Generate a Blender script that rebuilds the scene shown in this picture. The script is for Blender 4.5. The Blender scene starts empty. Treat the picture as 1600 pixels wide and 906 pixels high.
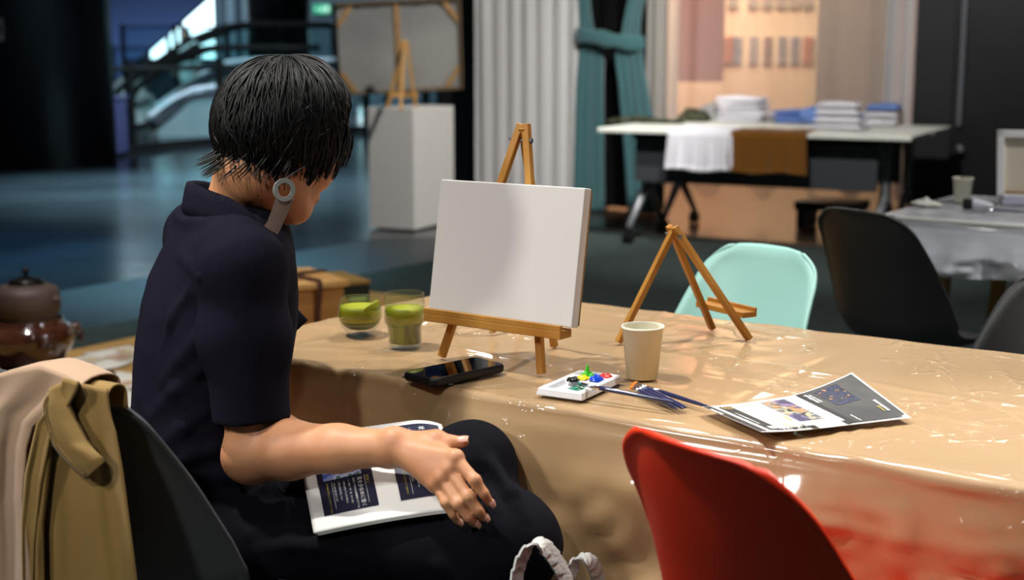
import bpy, math, random
import numpy as np
from mathutils import Vector, Matrix, Quaternion

random.seed(7); RNG = np.random.default_rng(7)
SC = bpy.context.scene
COL = SC.collection
PI = math.pi

# ------------------------------------------------------------------ camera, world, lights, exposure
FPX, EYE, PITCH = 2222.0, 1.22, math.atan((453 - 72) / 2222.0)
cam_data = bpy.data.cameras.new('camera')
cam = bpy.data.objects.new('camera', cam_data); COL.objects.link(cam)
cam_data.sensor_width = 36.0; cam_data.lens = FPX * 36.0 / 1600.0
cam.location = (0, 0, EYE); cam.rotation_euler = (PI / 2 - PITCH, 0, 0)
cam_data.clip_start = 0.05; cam_data.clip_end = 200
cam_data.dof.use_dof = True; cam_data.dof.focus_distance = 2.12; cam_data.dof.aperture_fstop = 4.0
SC.camera = cam

world = bpy.data.worlds.new('world'); SC.world = world; world.use_nodes = True
bg = world.node_tree.nodes['Background']
bg.inputs[0].default_value = (0.75, 0.86, 1.0, 1); bg.inputs[1].default_value = 0.055

SC.view_settings.view_transform = 'Standard'; SC.view_settings.look = 'None'
SC.view_settings.gamma = 1.0; SC.view_settings.use_curve_mapping = False
SC.view_settings.exposure = 0.0
SC.cycles.use_denoising = True
SC.cycles.max_bounces = 10; SC.cycles.transparent_max_bounces = 24
SC.cycles.caustics_reflective = False; SC.cycles.caustics_refractive = False
SC.cycles.sample_clamp_indirect = 6.0

def light(kind, loc, target, power, color=(1, 1, 1), size=0.1, angle=60, blend=0.4):
    d = bpy.data.lights.new('lamp', kind); d.energy = power; d.color = color
    if kind == 'SPOT':
        d.shadow_soft_size = size; d.spot_size = math.radians(angle); d.spot_blend = blend
    elif kind == 'AREA':
        d.shape = 'DISK'; d.size = size
    else:
        d.shadow_soft_size = size
    o = bpy.data.objects.new(kind.lower() + '_lamp', d); COL.objects.link(o)
    o.location = loc
    o.rotation_euler = (Vector(target) - Vector(loc)).to_track_quat('-Z', 'Y').to_euler()
    return o
WARM = (1.0, 0.97, 0.925)
light('SPOT', (0.55, 3.45, 3.4), (0.15, 2.0, 0.7), 165, WARM, 0.05, 80, 0.5)      # key from beyond the table
light('SPOT', (1.75, 2.75, 3.3), (0.75, 1.6, 0.7), 150, WARM, 0.05, 70, 0.5)       # second track spot, right
light('SPOT', (-1.7, 2.1, 4.6), (0.0, 2.15, 0.75), 760, (1, .985, .955), 0.10, 50, 0.6)  # high, to the left of the table
light('SPOT', (-3.3, 0.3, 3.0), (-0.05, 2.3, 0.88), 330, (1, .985, .955), 0.25, 25, 0.7)  # lower lamp, far left
light('SPOT', (0.6, 0.9, 4.6), (0.2, 2.2, 0.8), 95, (1, .985, .96), 0.12, 70, 0.8)  # added front fill, high above the near side of the table
light('SPOT', (-1.3, -0.7, 3.2), (-0.62, 1.8, 0.65), 170, (1, .985, .96), 0.10, 24, 0.8)   # added to brighten the coat and left foreground, from behind the viewer
light('SPOT', (1.75, 2.65, 3.2), (0.48, 1.50, 0.62), 330, WARM, 0.05, 26, 0.8)   # added to strengthen the red bounce off the near chair's seat
for lx, ly, lz in ((1.7, 8.4, 2.75), (3.1, 7.6, 2.8), (-0.35, 8.8, 2.9), (0.7, 8.0, 3.3), (2.3, 6.8, 3.1)):         # distant track lamps facing the table
    light('SPOT', (lx, ly, lz), (0.4, 2.0, 0.72), 26, WARM, 0.06, 40, 0.6)
light('SPOT', (-1.6, 4.2, 3.4), (-1.0, 5.3, 0.1), 330, WARM, 0.06, 80, 0.6)        # tea corner
light('SPOT', (3.2, 2.8, 3.4), (1.7, 4.3, 0.75), 330, (1, .98, .96), 0.08, 70, 0.6)     # second table
light('SPOT', (0.6, 5.6, 3.8), (1.8, 8.8, 0.8), 680, (1, .98, .96), 0.12, 60, 0.7)     # shirt table
light('SPOT', (1.3, 6.7, 3.6), (-0.3, 10.2, 0.8), 900, (1, .98, .95), 0.1, 60, 0.7)     # plinth and curtain
light('SPOT', (-1.7, 10.4, 4.5), (-2.1, 8.0, 0.0), 2600, (.30, .74, 1.0), 0.4, 36, 1.0)   # cool spots added to tint and brighten the polished floor
light('SPOT', (-2.4, 14.6, 5.0), (-3.0, 12.4, 0.0), 12000, (.50, .87, 1.0), 0.5, 50, 1.0)
light('SPOT', (-4.6, 9.0, 4.5), (-3.2, 8.6, 0.0), 1800, (.15, .5, 1.0), 0.3, 34, 1.0)
light('SPOT', (-7.5, 24.5, 6.0), (-3.2, 26.0, 0.8), 2600, (.7, .93, 1.0), 0.5, 110, 1.0)   # escalator hall
light('SPOT', (-1.5, 12.5, 5.0), (-4.0, 18.5, 0.5), 5000, (.7, .9, 1.0), 0.4, 50, 1.0)   # railing and escalators
light('AREA', (1.9, 13.2, 3.1), (1.9, 14.1, 0.6), 150, (1.0, .88, .74), 1.6)             # exhibition room behind the sheer curtain
light('AREA', (0.95, 12.2, 2.8), (0.8, 12.4, 0.0), 22, (1.0, .35, .22), 0.6)             # its reddish corner

# ------------------------------------------------------------------ helpers
Fv = np.array([0, math.cos(PITCH), -math.sin(PITCH)]); Uv = np.array([0, math.sin(PITCH), math.cos(PITCH)])
def ray(u, v): return Fv + (u - 800) / FPX * np.array([1., 0, 0]) + (453 - v) / FPX * Uv
def at(u, v, y):                       # point seen at (u, v) at world depth y
    d = ray(u, v); return np.array([0, 0, EYE]) + d * (y / d[1])
def atz(u, v, z=0.0):                  # point seen at (u, v) on the horizontal plane z
    d = ray(u, v); return np.array([0, 0, EYE]) + d * ((z - EYE) / d[2])

def lin(c):
    if isinstance(c, str):
        c = [int(c[i:i + 2], 16) / 255 for i in (0, 2, 4)]
    return tuple((x / 12.92 if x <= .04045 else ((x + .055) / 1.055) ** 2.4) for x in c) + (1,)

def mat(name, c, rough=.5, metal=0., coat=0., trans=0., ior=1.45, spec=.5, bump=None, var=None, sheen=0., emit=None, estr=1., sss=0., alpha=1., aniso=0., coatr=.05):
    m = bpy.data.materials.new(name); m.use_nodes = True
    nt = m.node_tree; p = nt.nodes['Principled BSDF']; I = p.inputs
    I['Base Color'].default_value = lin(c); I['Roughness'].default_value = rough; I['Metallic'].default_value = metal
    I['Coat Weight'].default_value = coat; I['Coat Roughness'].default_value = coatr
    I['Transmission Weight'].default_value = trans; I['IOR'].default_value = ior
    I['Specular IOR Level'].default_value = spec; I['Sheen Weight'].default_value = sheen; I['Alpha'].default_value = alpha
    I['Anisotropic'].default_value = aniso
    if sss: I['Subsurface Weight'].default_value = sss; I['Subsurface Radius'].default_value = (.012, .005, .003); I['Subsurface Scale'].default_value = .6
    if emit: I['Emission Color'].default_value = lin(emit); I['Emission Strength'].default_value = estr
    tc = nt.nodes.new('ShaderNodeTexCoord')
    def noise(scale, detail=4, stretch=(1, 1, 1), kind='Object'):
        mp = nt.nodes.new('ShaderNodeMapping'); mp.inputs['Scale'].default_value = stretch
        nt.links.new(tc.outputs[kind], mp.inputs['Vector'])
        n = nt.nodes.new('ShaderNodeTexNoise'); n.inputs['Scale'].default_value = scale; n.inputs['Detail'].default_value = detail
        nt.links.new(mp.outputs[0], n.inputs['Vector']); return n
    if bump:                                    # (scale, strength, distance, stretch)
        n = noise(bump[0], 5, bump[3] if len(bump) > 3 else (1, 1, 1))
        b = nt.nodes.new('ShaderNodeBump'); b.inputs['Strength'].default_value = bump[1]; b.inputs['Distance'].default_value = bump[2]
        nt.links.new(n.outputs['Fac'], b.inputs['Height']); nt.links.new(b.outputs[0], I['Normal'])
        if coat: nt.links.new(b.outputs[0], I['Coat Normal'])
    if var:                                     # (second colour, scale, stretch, lo, hi)
        n = noise(var[1], 5, var[2] if len(var) > 2 else (1, 1, 1))
        r = nt.nodes.new('ShaderNodeValToRGB')
        lo, hi = (var[3], var[4]) if len(var) > 4 else (.35, .65)
        r.color_ramp.elements[0].position = lo; r.color_ramp.elements[1].position = hi
        r.color_ramp.elements[0].color = lin(c); r.color_ramp.elements[1].color = lin(var[0])
        nt.links.new(n.outputs['Fac'], r.inputs[0]); nt.links.new(r.outputs[0], I['Base Color'])
    return m

class MB:
    """collects shapes and links them as one mesh object"""
    def __init__(s): s.v = []; s.f = []
    def add(s, V, Fc):
        o = len(s.v); s.v += [tuple(map(float, p)) for p in V]; s.f += [tuple(i + o for i in f) for f in Fc]; return s
    def box(s, c, size, R=None):
        c = np.array(c, float); h = np.array(size, float) / 2
        V = np.array([[x, y, z] for x in (-1, 1) for y in (-1, 1) for z in (-1, 1)], float) * h
        if R is not None: V = V @ np.array(R).T
        return s.add(V + c, [(0, 1, 3, 2), (4, 6, 7, 5), (0, 4, 5, 1), (2, 3, 7, 6), (0, 2, 6, 4), (1, 5, 7, 3)])
    def bar(s, a, b, w, h, up=(0, 0, 1)):
        a = np.array(a, float); b = np.array(b, float); d = b - a; L = np.linalg.norm(d); d /= L
        x = np.cross(np.array(up, float), d)
        if np.linalg.norm(x) < 1e-4: x = np.cross((1., 0, 0), d)
        x /= np.linalg.norm(x); y = np.cross(d, x)
        return s.box((a + b) / 2, (w, h, L), np.stack([x, y, d], 1))
    def tube(s, P, r, n=10, cap=True):
        P = [np.array(p, float) for p in P]; r = r if hasattr(r, '__len__') else [r] * len(P)
        V = []; F = []; x = None
        for i, p in enumerate(P):
            d = P[min(i + 1, len(P) - 1)] - P[max(i - 1, 0)]; d = d / (np.linalg.norm(d) + 1e-12)
            if x is None:
                x = np.cross(d, (0, 0, 1.)) if abs(d[2]) < .9 else np.cross(d, (1., 0, 0))
            x = x - d * (x @ d); x /= np.linalg.norm(x); y = np.cross(d, x)
            for k in range(n):
                a = 2 * PI * k / n; V.append(p + r[i] * (math.cos(a) * x + math.sin(a) * y))
        for i in range(len(P) - 1):
            for k in range(n):
                k2 = (k + 1) % n; F.append((i * n + k, i * n + k2, (i + 1) * n + k2, (i + 1) * n + k))
        if cap: F.append(tuple(range(n))[::-1]); F.append(tuple((len(P) - 1) * n + k for k in range(n)))
        return s.add(V, F)
    def lathe(s, prof, c=(0, 0, 0), n=48, close=False, ripple=None):
        V = []; F = []; m = len(prof)
        for k in range(n):
            a = 2 * PI * k / n
            for r, z in prof:
                rr = r * (1 + (ripple(a, z) if ripple else 0)); V.append((c[0] + rr * math.cos(a), c[1] + rr * math.sin(a), c[2] + z))
        for k in range(n):
            k2 = (k + 1) % n
            for i in range(m - 1 + (1 if close else 0)):
                j = (i + 1) % m; F.append((k * m + i, k2 * m + i, k2 * m + j, k * m + j))
        return s.add(V, F)
    def grid(s, G, wrap=False):                # G: array (a, b, 3)
        a, b = G.shape[:2]
        F = [(i * b + j, ((i + 1) % a) * b + j, ((i + 1) % a) * b + (j + 1) % b, i * b + (j + 1) % b) for i in range(a - 1) for j in range(b if wrap else b - 1)]
        return s.add(G.reshape(-1, 3), F)
    def build(s, name, m, parent=None, smooth=False, mods=None, bevel=0, solid=0, subsurf=0, off=-1):
        me = bpy.data.meshes.new(name); me.from_pydata(s.v, [], s.f); me.update()
        return finish(me, name, m, parent, smooth, bevel, solid, subsurf, off)
def finish(me, name, m, parent=None, smooth=False, bevel=0, solid=0, subsurf=0, off=-1):
    o = bpy.data.objects.new(name, me); COL.objects.link(o)
    if m: me.materials.append(m)
    if smooth: me.polygons.foreach_set('use_smooth', [True] * len(me.polygons))
    if solid:
        k = o.modifiers.new('solid', 'SOLIDIFY'); k.thickness = solid; k.offset = off
    if subsurf:
        k = o.modifiers.new('sub', 'SUBSURF'); k.levels = subsurf; k.render_levels = subsurf
    if bevel:
        k = o.modifiers.new('bevel', 'BEVEL'); k.width = bevel; k.segments = 3; k.limit_method = 'ANGLE'; k.angle_limit = .6
    if parent: o.parent = parent
    return o
def tag(o, label=None, cat=None, group=None, kind=None):
    if label: o['label'] = label
    if cat: o['category'] = cat
    if group: o['group'] = group
    if kind: o['kind'] = kind
    return o
def thing(name, label, cat, loc=(0, 0, 0), rz=0, group=None):
    o = bpy.data.objects.new(name, None); COL.objects.link(o); o.location = tuple(map(float, loc)); o.rotation_euler = (0, 0, rz)
    o.empty_display_size = .05
    return tag(o, label, cat, group)
def rest(o, loc):                      # parts built in world coordinates under an Empty at loc
    for c in o.children: c.matrix_parent_inverse = Matrix.Translation(-Vector(tuple(map(float, loc))))
def dup(root, loc, rz, label=None):
    r = root.copy(); COL.objects.link(r); r.location = tuple(map(float, loc)); r.rotation_euler = (0, 0, rz)
    if label: r['label'] = label
    for ch in list(root.children):
        c = ch.copy(); COL.objects.link(c); c.parent = r
        for g in ch.children:
            d = g.copy(); COL.objects.link(d); d.parent = c
    return r
def struct(o): o['kind'] = 'structure'; return o

def hash3(ix, iy, iz, seed):
    n = (ix * 374761393 + iy * 668265263 + iz * 2147483647 + seed * 974634777) & 0xffffffff
    n = ((n ^ (n >> 13)) * 1274126177) & 0xffffffff
    return ((n ^ (n >> 16)) & 0xffff) / 65535.0
def vnoise(P, seed=0):                 # smooth value noise, -1..1
    P = np.asarray(P, float); i = np.floor(P).astype(np.int64); f = P - i; f = f * f * (3 - 2 * f); r = 0
    for a in (0, 1):
        for b in (0, 1):
            for c in (0, 1):
                w = (f[..., 0] if a else 1 - f[..., 0]) * (f[..., 1] if b else 1 - f[..., 1]) * (f[..., 2] if c else 1 - f[..., 2])
                r = r + w * hash3(i[..., 0] + a, i[..., 1] + b, i[..., 2] + c, seed)
    return r * 2 - 1
def n2(a, b, seed=0): return vnoise(np.stack(np.broadcast_arrays(np.asarray(a, float), np.asarray(b, float), 0.5), -1), seed)
def cat_interp(xs, ys, x):             # smooth interpolation through points
    xs = np.asarray(xs, float); ys = np.asarray(ys, float); m = np.gradient(ys, xs)
    k = np.clip(np.searchsorted(xs, x) - 1, 0, len(xs) - 2); h = xs[k + 1] - xs[k]; t = np.clip((x - xs[k]) / h, 0, 1)
    return (2*t**3 - 3*t**2 + 1)*ys[k] + (t**3 - 2*t**2 + t)*h*m[k] + (-2*t**3 + 3*t**2)*ys[k+1] + (t**3 - t**2)*h*m[k+1]

# ---- implicit surfaces: soft unions of tapered limbs, meshed with surface nets
class Field:
    def __init__(s, lo, hi, h):
        s.lo = np.array(lo, float); s.h = h; s.n = np.ceil((np.array(hi) - s.lo) / h).astype(int) + 1
        s.F = np.full(tuple(s.n), .08, np.float32)
        s.ax = [s.lo[i] + h * np.arange(s.n[i]) for i in range(3)]
    def sub(s, lo, hi):
        a = np.clip(((np.array(lo) - s.lo) / s.h).astype(int), 0, s.n); b = np.clip(((np.array(hi) - s.lo) / s.h).astype(int) + 2, 0, s.n)
        sl = tuple(slice(a[i], b[i]) for i in range(3))
        g = np.meshgrid(*[s.ax[i][sl[i]] for i in range(3)], indexing='ij', sparse=True)
        return sl, g
    def put(s, sl, d, k, op='add'):
        f = s.F[sl]; d = d.astype(np.float32)
        if f.size == 0: return
        if op == 'cut':
            s.F[sl] = np.maximum(f, -d)
            return
        if k > 0:
            hh = np.clip(.5 + .5 * (d - f) / k, 0, 1); s.F[sl] = d * (1 - hh) + f * hh - k * hh * (1 - hh)
        else: s.F[sl] = np.minimum(f, d)
    def cone(s, a, b, ra, rb, k=.02, op='add', flat=None):
        a = np.array(a, float); b = np.array(b, float); m = max(ra, rb) + .05
        if flat: m = m * 1.6
        sl, (X, Y, Z) = s.sub(np.minimum(a, b) - m, np.maximum(a, b) + m)
        ba = b - a; L = ba @ ba
        h = np.clip(((X - a[0]) * ba[0] + (Y - a[1]) * ba[1] + (Z - a[2]) * ba[2]) / L, 0, 1)
        px, py, pz = X - a[0] - h * ba[0], Y - a[1] - h * ba[1], Z - a[2] - h * ba[2]
        if flat:                                   # (axis, factor): squash along axis
            ax = np.array(flat[0], float); q = px * ax[0] + py * ax[1] + pz * ax[2]
            e = q * (1 / flat[1] - 1); px = px + e * ax[0]; py = py + e * ax[1]; pz = pz + e * ax[2]
            d = (np.sqrt(px * px + py * py + pz * pz) - (ra + (rb - ra) * h)) * min(1, flat[1] + .2)
        else:
            d = np.sqrt(px * px + py * py + pz * pz) - (ra + (rb - ra) * h)
        s.put(sl, d, k, op); return s
    def chain(s, P, R, k=.02, op='add'):
        for i in range(len(P) - 1): s.cone(P[i], P[i + 1], R[i], R[i + 1], k, op)
        return s
    def ell(s, c, r, M=None, k=.02, op='add'):
        c = np.array(c, float); r = np.array(r, float); m = r.max() + .05
        sl, (X, Y, Z) = s.sub(c - m, c + m); X = X - c[0]; Y = Y - c[1]; Z = Z - c[2]
        M = np.eye(3) if M is None else np.array(M)      # rows: local axes
        q = [X * M[i][0] + Y * M[i][1] + Z * M[i][2] for i in range(3)]
        k0 = np.sqrt(sum((q[i] / r[i]) ** 2 for i in range(3))); k1 = np.sqrt(sum((q[i] / r[i] ** 2) ** 2 for i in range(3))) + 1e-9
        s.put(sl, k0 * (k0 - 1) / k1, k, op); return s
    def half(s, p, n, lo=None, hi=None, k=0.):           # cut away the side that n points to
        p = np.array(p, float); n = np.array(n, float) / np.linalg.norm(n)
        sl, (X, Y, Z) = s.sub(s.lo if lo is None else lo, s.lo + s.h * s.n if hi is None else hi)
        d = (X - p[0]) * n[0] + (Y - p[1]) * n[1] + (Z - p[2]) * n[2]
        s.F[sl] = np.maximum(s.F[sl], d.astype(np.float32)); return s
    def rough(s, amp, scale, seed=1, stretch=(1, 1, 1)):
        idx = np.argwhere(np.abs(s.F) < .02)
        P = (s.lo + idx * s.h) * scale * np.array(stretch)
        s.F[tuple(idx.T)] += (amp * vnoise(P, seed)).astype(np.float32); return s
    def mesh(s):
        F = s.F; n = F.shape; ins = F < 0
        cells = np.zeros(tuple(x - 1 for x in n), np.int8)
        for a in (0, 1):
            for b in (0, 1):
                for c in (0, 1): cells += ins[a:n[0]-1+a, b:n[1]-1+b, c:n[2]-1+c]
        act = np.argwhere((cells > 0) & (cells < 8)); idm = np.full(cells.shape, -1, np.int64); idm[tuple(act.T)] = np.arange(len(act))
        acc = np.zeros((len(act), 3)); cnt = np.zeros(len(act))
        cs = [(a, b, c) for a in (0, 1) for b in (0, 1) for c in (0, 1)]
        val = {c: F[act[:, 0] + c[0], act[:, 1] + c[1], act[:, 2] + c[2]] for c in cs}
        for c in cs:
            for d in range(3):
                if c[d] == 0:
                    e = list(c); e[d] = 1; e = tuple(e); v0, v1 = val[c], val[e]
                    x = (v0 < 0) != (v1 < 0); t = np.where(x, v0 / np.where(x, v0 - v1, 1), 0)
                    p = np.array(c, float)[None, :].repeat(len(act), 0); p[:, d] += t
                    acc[x] += p[x]; cnt[x] += 1
        V = s.lo + s.h * (act + acc / cnt[:, None])
        Q = []
        for d in range(3):
            o = [i for i in range(3) if i != d]
            sl0 = [slice(None)] * 3; sl1 = [slice(None)] * 3; sl0[d] = slice(0, -1); sl1[d] = slice(1, None)
            for i in o: sl0[i] = slice(1, -1); sl1[i] = slice(1, -1)
            A, B = ins[tuple(sl0)], ins[tuple(sl1)]; E = np.argwhere(A != B)
            if not len(E): continue
            flip = A[tuple(E.T)]
            E = E.copy()
            for i in o: E[:, i] += 1
            u = np.zeros(3, int); w = np.zeros(3, int); u[(d + 1) % 3] = 1; w[(d + 2) % 3] = 1
            q = np.stack([idm[tuple((E - x).T)] for x in (0 * u, u, u + w, w)], 1)
            q[~flip] = q[~flip][:, ::-1]; Q.append(q)
        return V, np.concatenate(Q)
    def build(s, name, m, parent=None, extra=None, relax=1):
        V, Q = s.mesh()
        ok = (Q >= 0).all(1); Q = Q[ok]
        for _ in range(relax):                            # soft smoothing
            S = np.zeros_like(V); N = np.zeros(len(V))
            for i in range(4):
                np.add.at(S, Q[:, i], V[Q[:, (i + 1) % 4]]); np.add.at(N, Q[:, i], 1)
            g = N > 0; V[g] = V[g] * .5 + .5 * S[g] / N[g][:, None]
        return quad_mesh(name, V, Q, m, parent)
def quad_mesh(name, V, Q, m, parent=None):
    me = bpy.data.meshes.new(name); me.vertices.add(len(V)); me.vertices.foreach_set('co', V.astype(np.float32).ravel())
    me.loops.add(Q.size); me.loops.foreach_set('vertex_index', Q.astype(np.int32).ravel())
    me.polygons.add(len(Q)); me.polygons.foreach_set('loop_start', np.arange(0, Q.size, 4, dtype=np.int32))
    me.update(calc_edges=True); me.validate()
    return finish(me, name, m, parent, smooth=True)

def text_mesh(body, size, place, name, m, parent=None, align='LEFT'):
    """flat lettering; place(x, y) maps text coordinates (metres) onto a surface"""
    cu = bpy.data.curves.new('lettering', 'FONT'); cu.body = body; cu.size = size; cu.align_x = align; cu.resolution_u = 3
    o = bpy.data.objects.new('lettering', cu); COL.objects.link(o)
    bpy.context.view_layer.update()
    me = bpy.data.meshes.new_from_object(o.evaluated_get(bpy.context.evaluated_depsgraph_get()))
    bpy.data.objects.remove(o); bpy.data.curves.remove(cu)
    for v in me.vertices: v.co = Vector(tuple(map(float, place(v.co.x, v.co.y))))
    me.materials.clear(); me.name = name
    return finish(me, name, m, parent)
# ------------------------------------------------------------------ the setting
DV = np.array([.819, -.574, 0]); NV = np.array([.574, .819, 0])     # along / across the work table; the building follows the same grid
ZV = np.array([0, 0, 1.])
def slab(name, poly, z0, z1, m):
    b = MB(); n = len(poly)
    b.add([(x, y, z0) for x, y in poly] + [(x, y, z1) for x, y in poly], [tuple(range(n))[::-1], tuple(range(n, 2 * n))] + [(i, (i + 1) % n, n + (i + 1) % n, n + i) for i in range(n)])
    return struct(b.build(name, m))
M_floor = mat('polished_floor', (.17, .185, .20), .2, spec=.6, bump=(1.3, .05, .05, (1, 3, 1)), var=((.10, .11, .13), .7))
M_band = mat('matte_floor', (.15, .165, .175), .45)
M_carpet = mat('carpet', (.235, .27, .26), .95, spec=.1, bump=(160, .5, .004), var=((.20, .235, .225), 14))
M_wood_floor = mat('warm_floor', (.21, .155, .115), .22, var=((.185, .135, .10), 2.0, (1, 6, 1)))
slab('floor', [(-16, -3), (8, -3), (8, 33), (-16, 33)], -.12, 0, M_floor)
slab('trim_1', [(-2.35 - .574 * 11, 7 - .819 * 11), (-1.88 - .574 * 9.9, 6.06 - .819 * 9.9), (.5, 9.45), (-.9, 9.03)], 0, .003, M_band)
slab('floor_carpet', [(-7.5, -2), (7, -2), (7, 5.6), (.5, 9.46)], 0, .006, M_carpet)
slab('floor_exhibition', [(.5, 9.50), (7, 5.64), (8, 16), (.5, 16)], 0, .006, M_wood_floor)
slab('trim_2', [(.5, 9.44), (7, 5.58), (7, 5.68), (.5, 9.54)], 0, .012, mat('dark_edge', (.06, .06, .06), .6))  # dark strip painted in for the shadow along the threshold
M_black = mat('black_panel', (.05, .05, .056), .55)
M_greywall = mat('hall_wall', (.42, .47, .53), .6)
M_cream = mat('cream_wall', (.90, .80, .64), .8)
def wallbox(name, p, q, z0, z1, th, m):
    p = np.array([*p, 0.]); q = np.array([*q, 0.]); b = MB(); c = (p + q) / 2; e = (q - p); L = np.linalg.norm(e); e /= L
    b.box(c + ZV * (z0 + z1) / 2, (L, th, z1 - z0), np.stack([e, np.cross(ZV, e), ZV], 1)); return struct(b.build(name, m))
# line of the curtains
CO, CE, CN = np.array([.55, 10.6, 0]), np.array([.89, -.456, 0]), np.array([.456, .89, 0])
def ck(u):                                  # distance along the curtain line where it crosses column u
    d = ray(u, 200); r = d[0] / d[1]; return (r * CO[1] - CO[0]) / (CE[0] - r * CE[1])
def cp(k, off=0., z=0.): return CO + CE * k + CN * off + ZV * z
p, q = cp(ck(648)), cp(ck(905), .5); wallbox('wall_front', p[:2] + CN[:2] * .45, q[:2], 0, 4.5, .1, M_black)
p, q = cp(ck(1427)), cp(ck(1427) + 4.0); wallbox('wall_right', p[:2], q[:2], 0, 4.5, .1, M_black)
wallbox('wall_exhibition', (.6, 14.2), (7.5, 14.2), 0, 4.5, .1, M_cream)
wallbox('wall_exhibition_side', (.62, 10.9), (.62, 14.15), 0, 4.5, .1, mat('pink_wall', (.85, .5, .42), .8))
wallbox('wall_back', (-16, 31), (8, 31), 0, 7, .2, M_greywall)
wallbox('wall_left', (-15, 2), (-15, 31), 0, 7, .2, mat('dark_blue_wall', (.12, .14, .24), .6))

# black folding partition at the right: seam, silver strip and knob
kr = ck(1498)
t = thing('partition_door', 'tall black partition door with a thin silver strip and a round knob', 'door', cp(kr, -.10))
b = MB(); c = cp(kr + .38, -.075, 1.5); Rm = np.stack([CE, CN, ZV], 1)
b.box(c, (.84, .035, 3.0), Rm).build('door_leaf', mat('door_black', (.055, .055, .062), .4), t, bevel=.006)
MB().box(cp(kr + .02, -.11, 1.9), (.026, .03, 2.38), Rm).build('silver_strip', mat('brushed_steel', (.36, .37, .39), .4), t)
kp = at(1500, 233, cp(kr, -.14)[1])
kb_ = MB().lathe([(0, 0), (.018, 0), (.018, .012), (.026, .02), (.028, .032), (.02, .044), (0, .047)], n=20); kb = kb_.build('knob', mat('knob_metal', (.5, .5, .52), .35, .3), t)
kb.rotation_euler = (PI / 2, 0, math.atan2(CE[1], CE[0])); kb.location = kp
rest(t, cp(kr, -.10)); kb.matrix_parent_inverse = Matrix.Translation(-Vector(tuple(cp(kr, -.10))))

# ------------------------------------------------------------------ curtains
def sheer(name, c, dens, rough=.9):
    m = bpy.data.materials.new(name); m.use_nodes = True; nt = m.node_tree; nt.nodes.clear()
    out = nt.nodes.new('ShaderNodeOutputMaterial'); mix = nt.nodes.new('ShaderNodeMixShader'); tr = nt.nodes.new('ShaderNodeBsdfTransparent')
    di = nt.nodes.new('ShaderNodeBsdfDiffuse'); tl = nt.nodes.new('ShaderNodeBsdfTranslucent'); m2 = nt.nodes.new('ShaderNodeMixShader')
    di.inputs[0].default_value = lin(c); tl.inputs[0].default_value = lin(c); m2.inputs[0].default_value = .4; mix.inputs[0].default_value = dens
    L = nt.links.new; L(di.outputs[0], m2.inputs[1]); L(tl.outputs[0], m2.inputs[2]); L(tr.outputs[0], mix.inputs[1]); L(m2.outputs[0], mix.inputs[2]); L(mix.outputs[0], out.inputs[0])
    return m
def curtain(name, k0, k1, off, pleat, amp, m, zb=0.02, zt=3.2, seed=0, width=None, parent=None, nz=40, wob=.5):
    nk = int(max(24, abs(k1 - k0) / pleat * 10)); s = np.linspace(0, 1, nk); z = np.linspace(zt, 0, nz)
    S, Zt = np.meshgrid(s, np.linspace(0, 1, nz), indexing='ij')
    zbot = zb(s)[:, None] if callable(zb) else zb
    Zz = zt + (zbot - zt) * Zt
    K = k0 + (k1 - k0) * S
    if width is not None:                   # (z, left k, right k) table
        K = cat_interp(width[0], width[1], Zz) * (1 - S) + cat_interp(width[0], width[2], Zz) * S
    ph = 2 * PI * (S * abs(k1 - k0) / pleat + .25 * n2(S * abs(k1 - k0) / pleat * wob, Zz * .25, seed))
    A = amp * (.75 + .35 * n2(S * 9, Zz * .5, seed + 3)) 
    O = off + A * np.sin(ph) + .25 * A * np.sin(2.3 * ph + 1)
    K = K + .35 * A * np.cos(ph)
    G = CO + CE * K[..., None] + CN * O[..., None] + ZV * Zz[..., None]
    return MB().grid(G).build(name, m, parent, smooth=True)
M_white_curtain = mat('white_curtain', (.71, .70, .69), .9, spec=.1, sheen=.1)
tag(curtain('curtain', ck(741), ck(906), 0, .125, .017, M_white_curtain, seed=2), 'long pale grey white pleated curtain left of the teal one', 'curtain')
tag(curtain('curtain', ck(884), ck(1022), .22, .14, .03, mat('black_curtain', (.045, .045, .05), .9, spec=.05), seed=5), 'black pleated curtain hanging behind the tied teal velvet one', 'curtain')
M_teal = mat('teal_velvet', (.22, .36, .37), .75, sheen=.35, spec=.15)
t = thing('velvet_curtain', 'teal velvet curtain gathered in two halves by a wide tieback', 'curtain', cp(ck(950), -.12))
zz = [0, .45, .9, 1.22, 1.32, 1.45, 1.7, 2.2, 3.2]
zband = at(950, 57, cp(ck(950))[1])[2]
def kk(*us): return [ck(u) for u in us]
curtain('curtain_panel', 0, .34, -.02, .075, .022, M_teal, seed=8, parent=t, width=(zz, kk(897, 899, 901, 905, 906, 905, 900, 890, 880), kk(950, 948, 946, 941, 930, 925, 920, 915, 910)))
curtain('curtain_panel', 0, .34, -.05, .075, .022, M_teal, seed=9, parent=t, width=(zz, kk(985, 978, 968, 964, 972, 977, 990, 1010, 1030), kk(1042, 1034, 1018, 1006, 1003, 1005, 1020, 1045, 1065)))
s = np.linspace(0, 1, 40); a = np.linspace(0, 2 * PI, 13)[:-1]
k0, k1 = ck(903), ck(1008)
bz = zband - .02 + .03 * np.cos(s * PI); bo = -.04 - .075 * np.sin(s * PI) ** .5
G = CO + CE * (k0 + (k1 - k0) * s)[:, None, None] + CN * (bo[:, None] + .015 * np.cos(a))[..., None] + ZV * (bz[:, None] + .055 * np.sin(a) * (1 + .1 * np.sin(s * 17))[:, None])[..., None]
MB().grid(G, wrap=True).build('tieback', M_teal, t, smooth=True)
rest(t, cp(ck(950), -.12))
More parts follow.
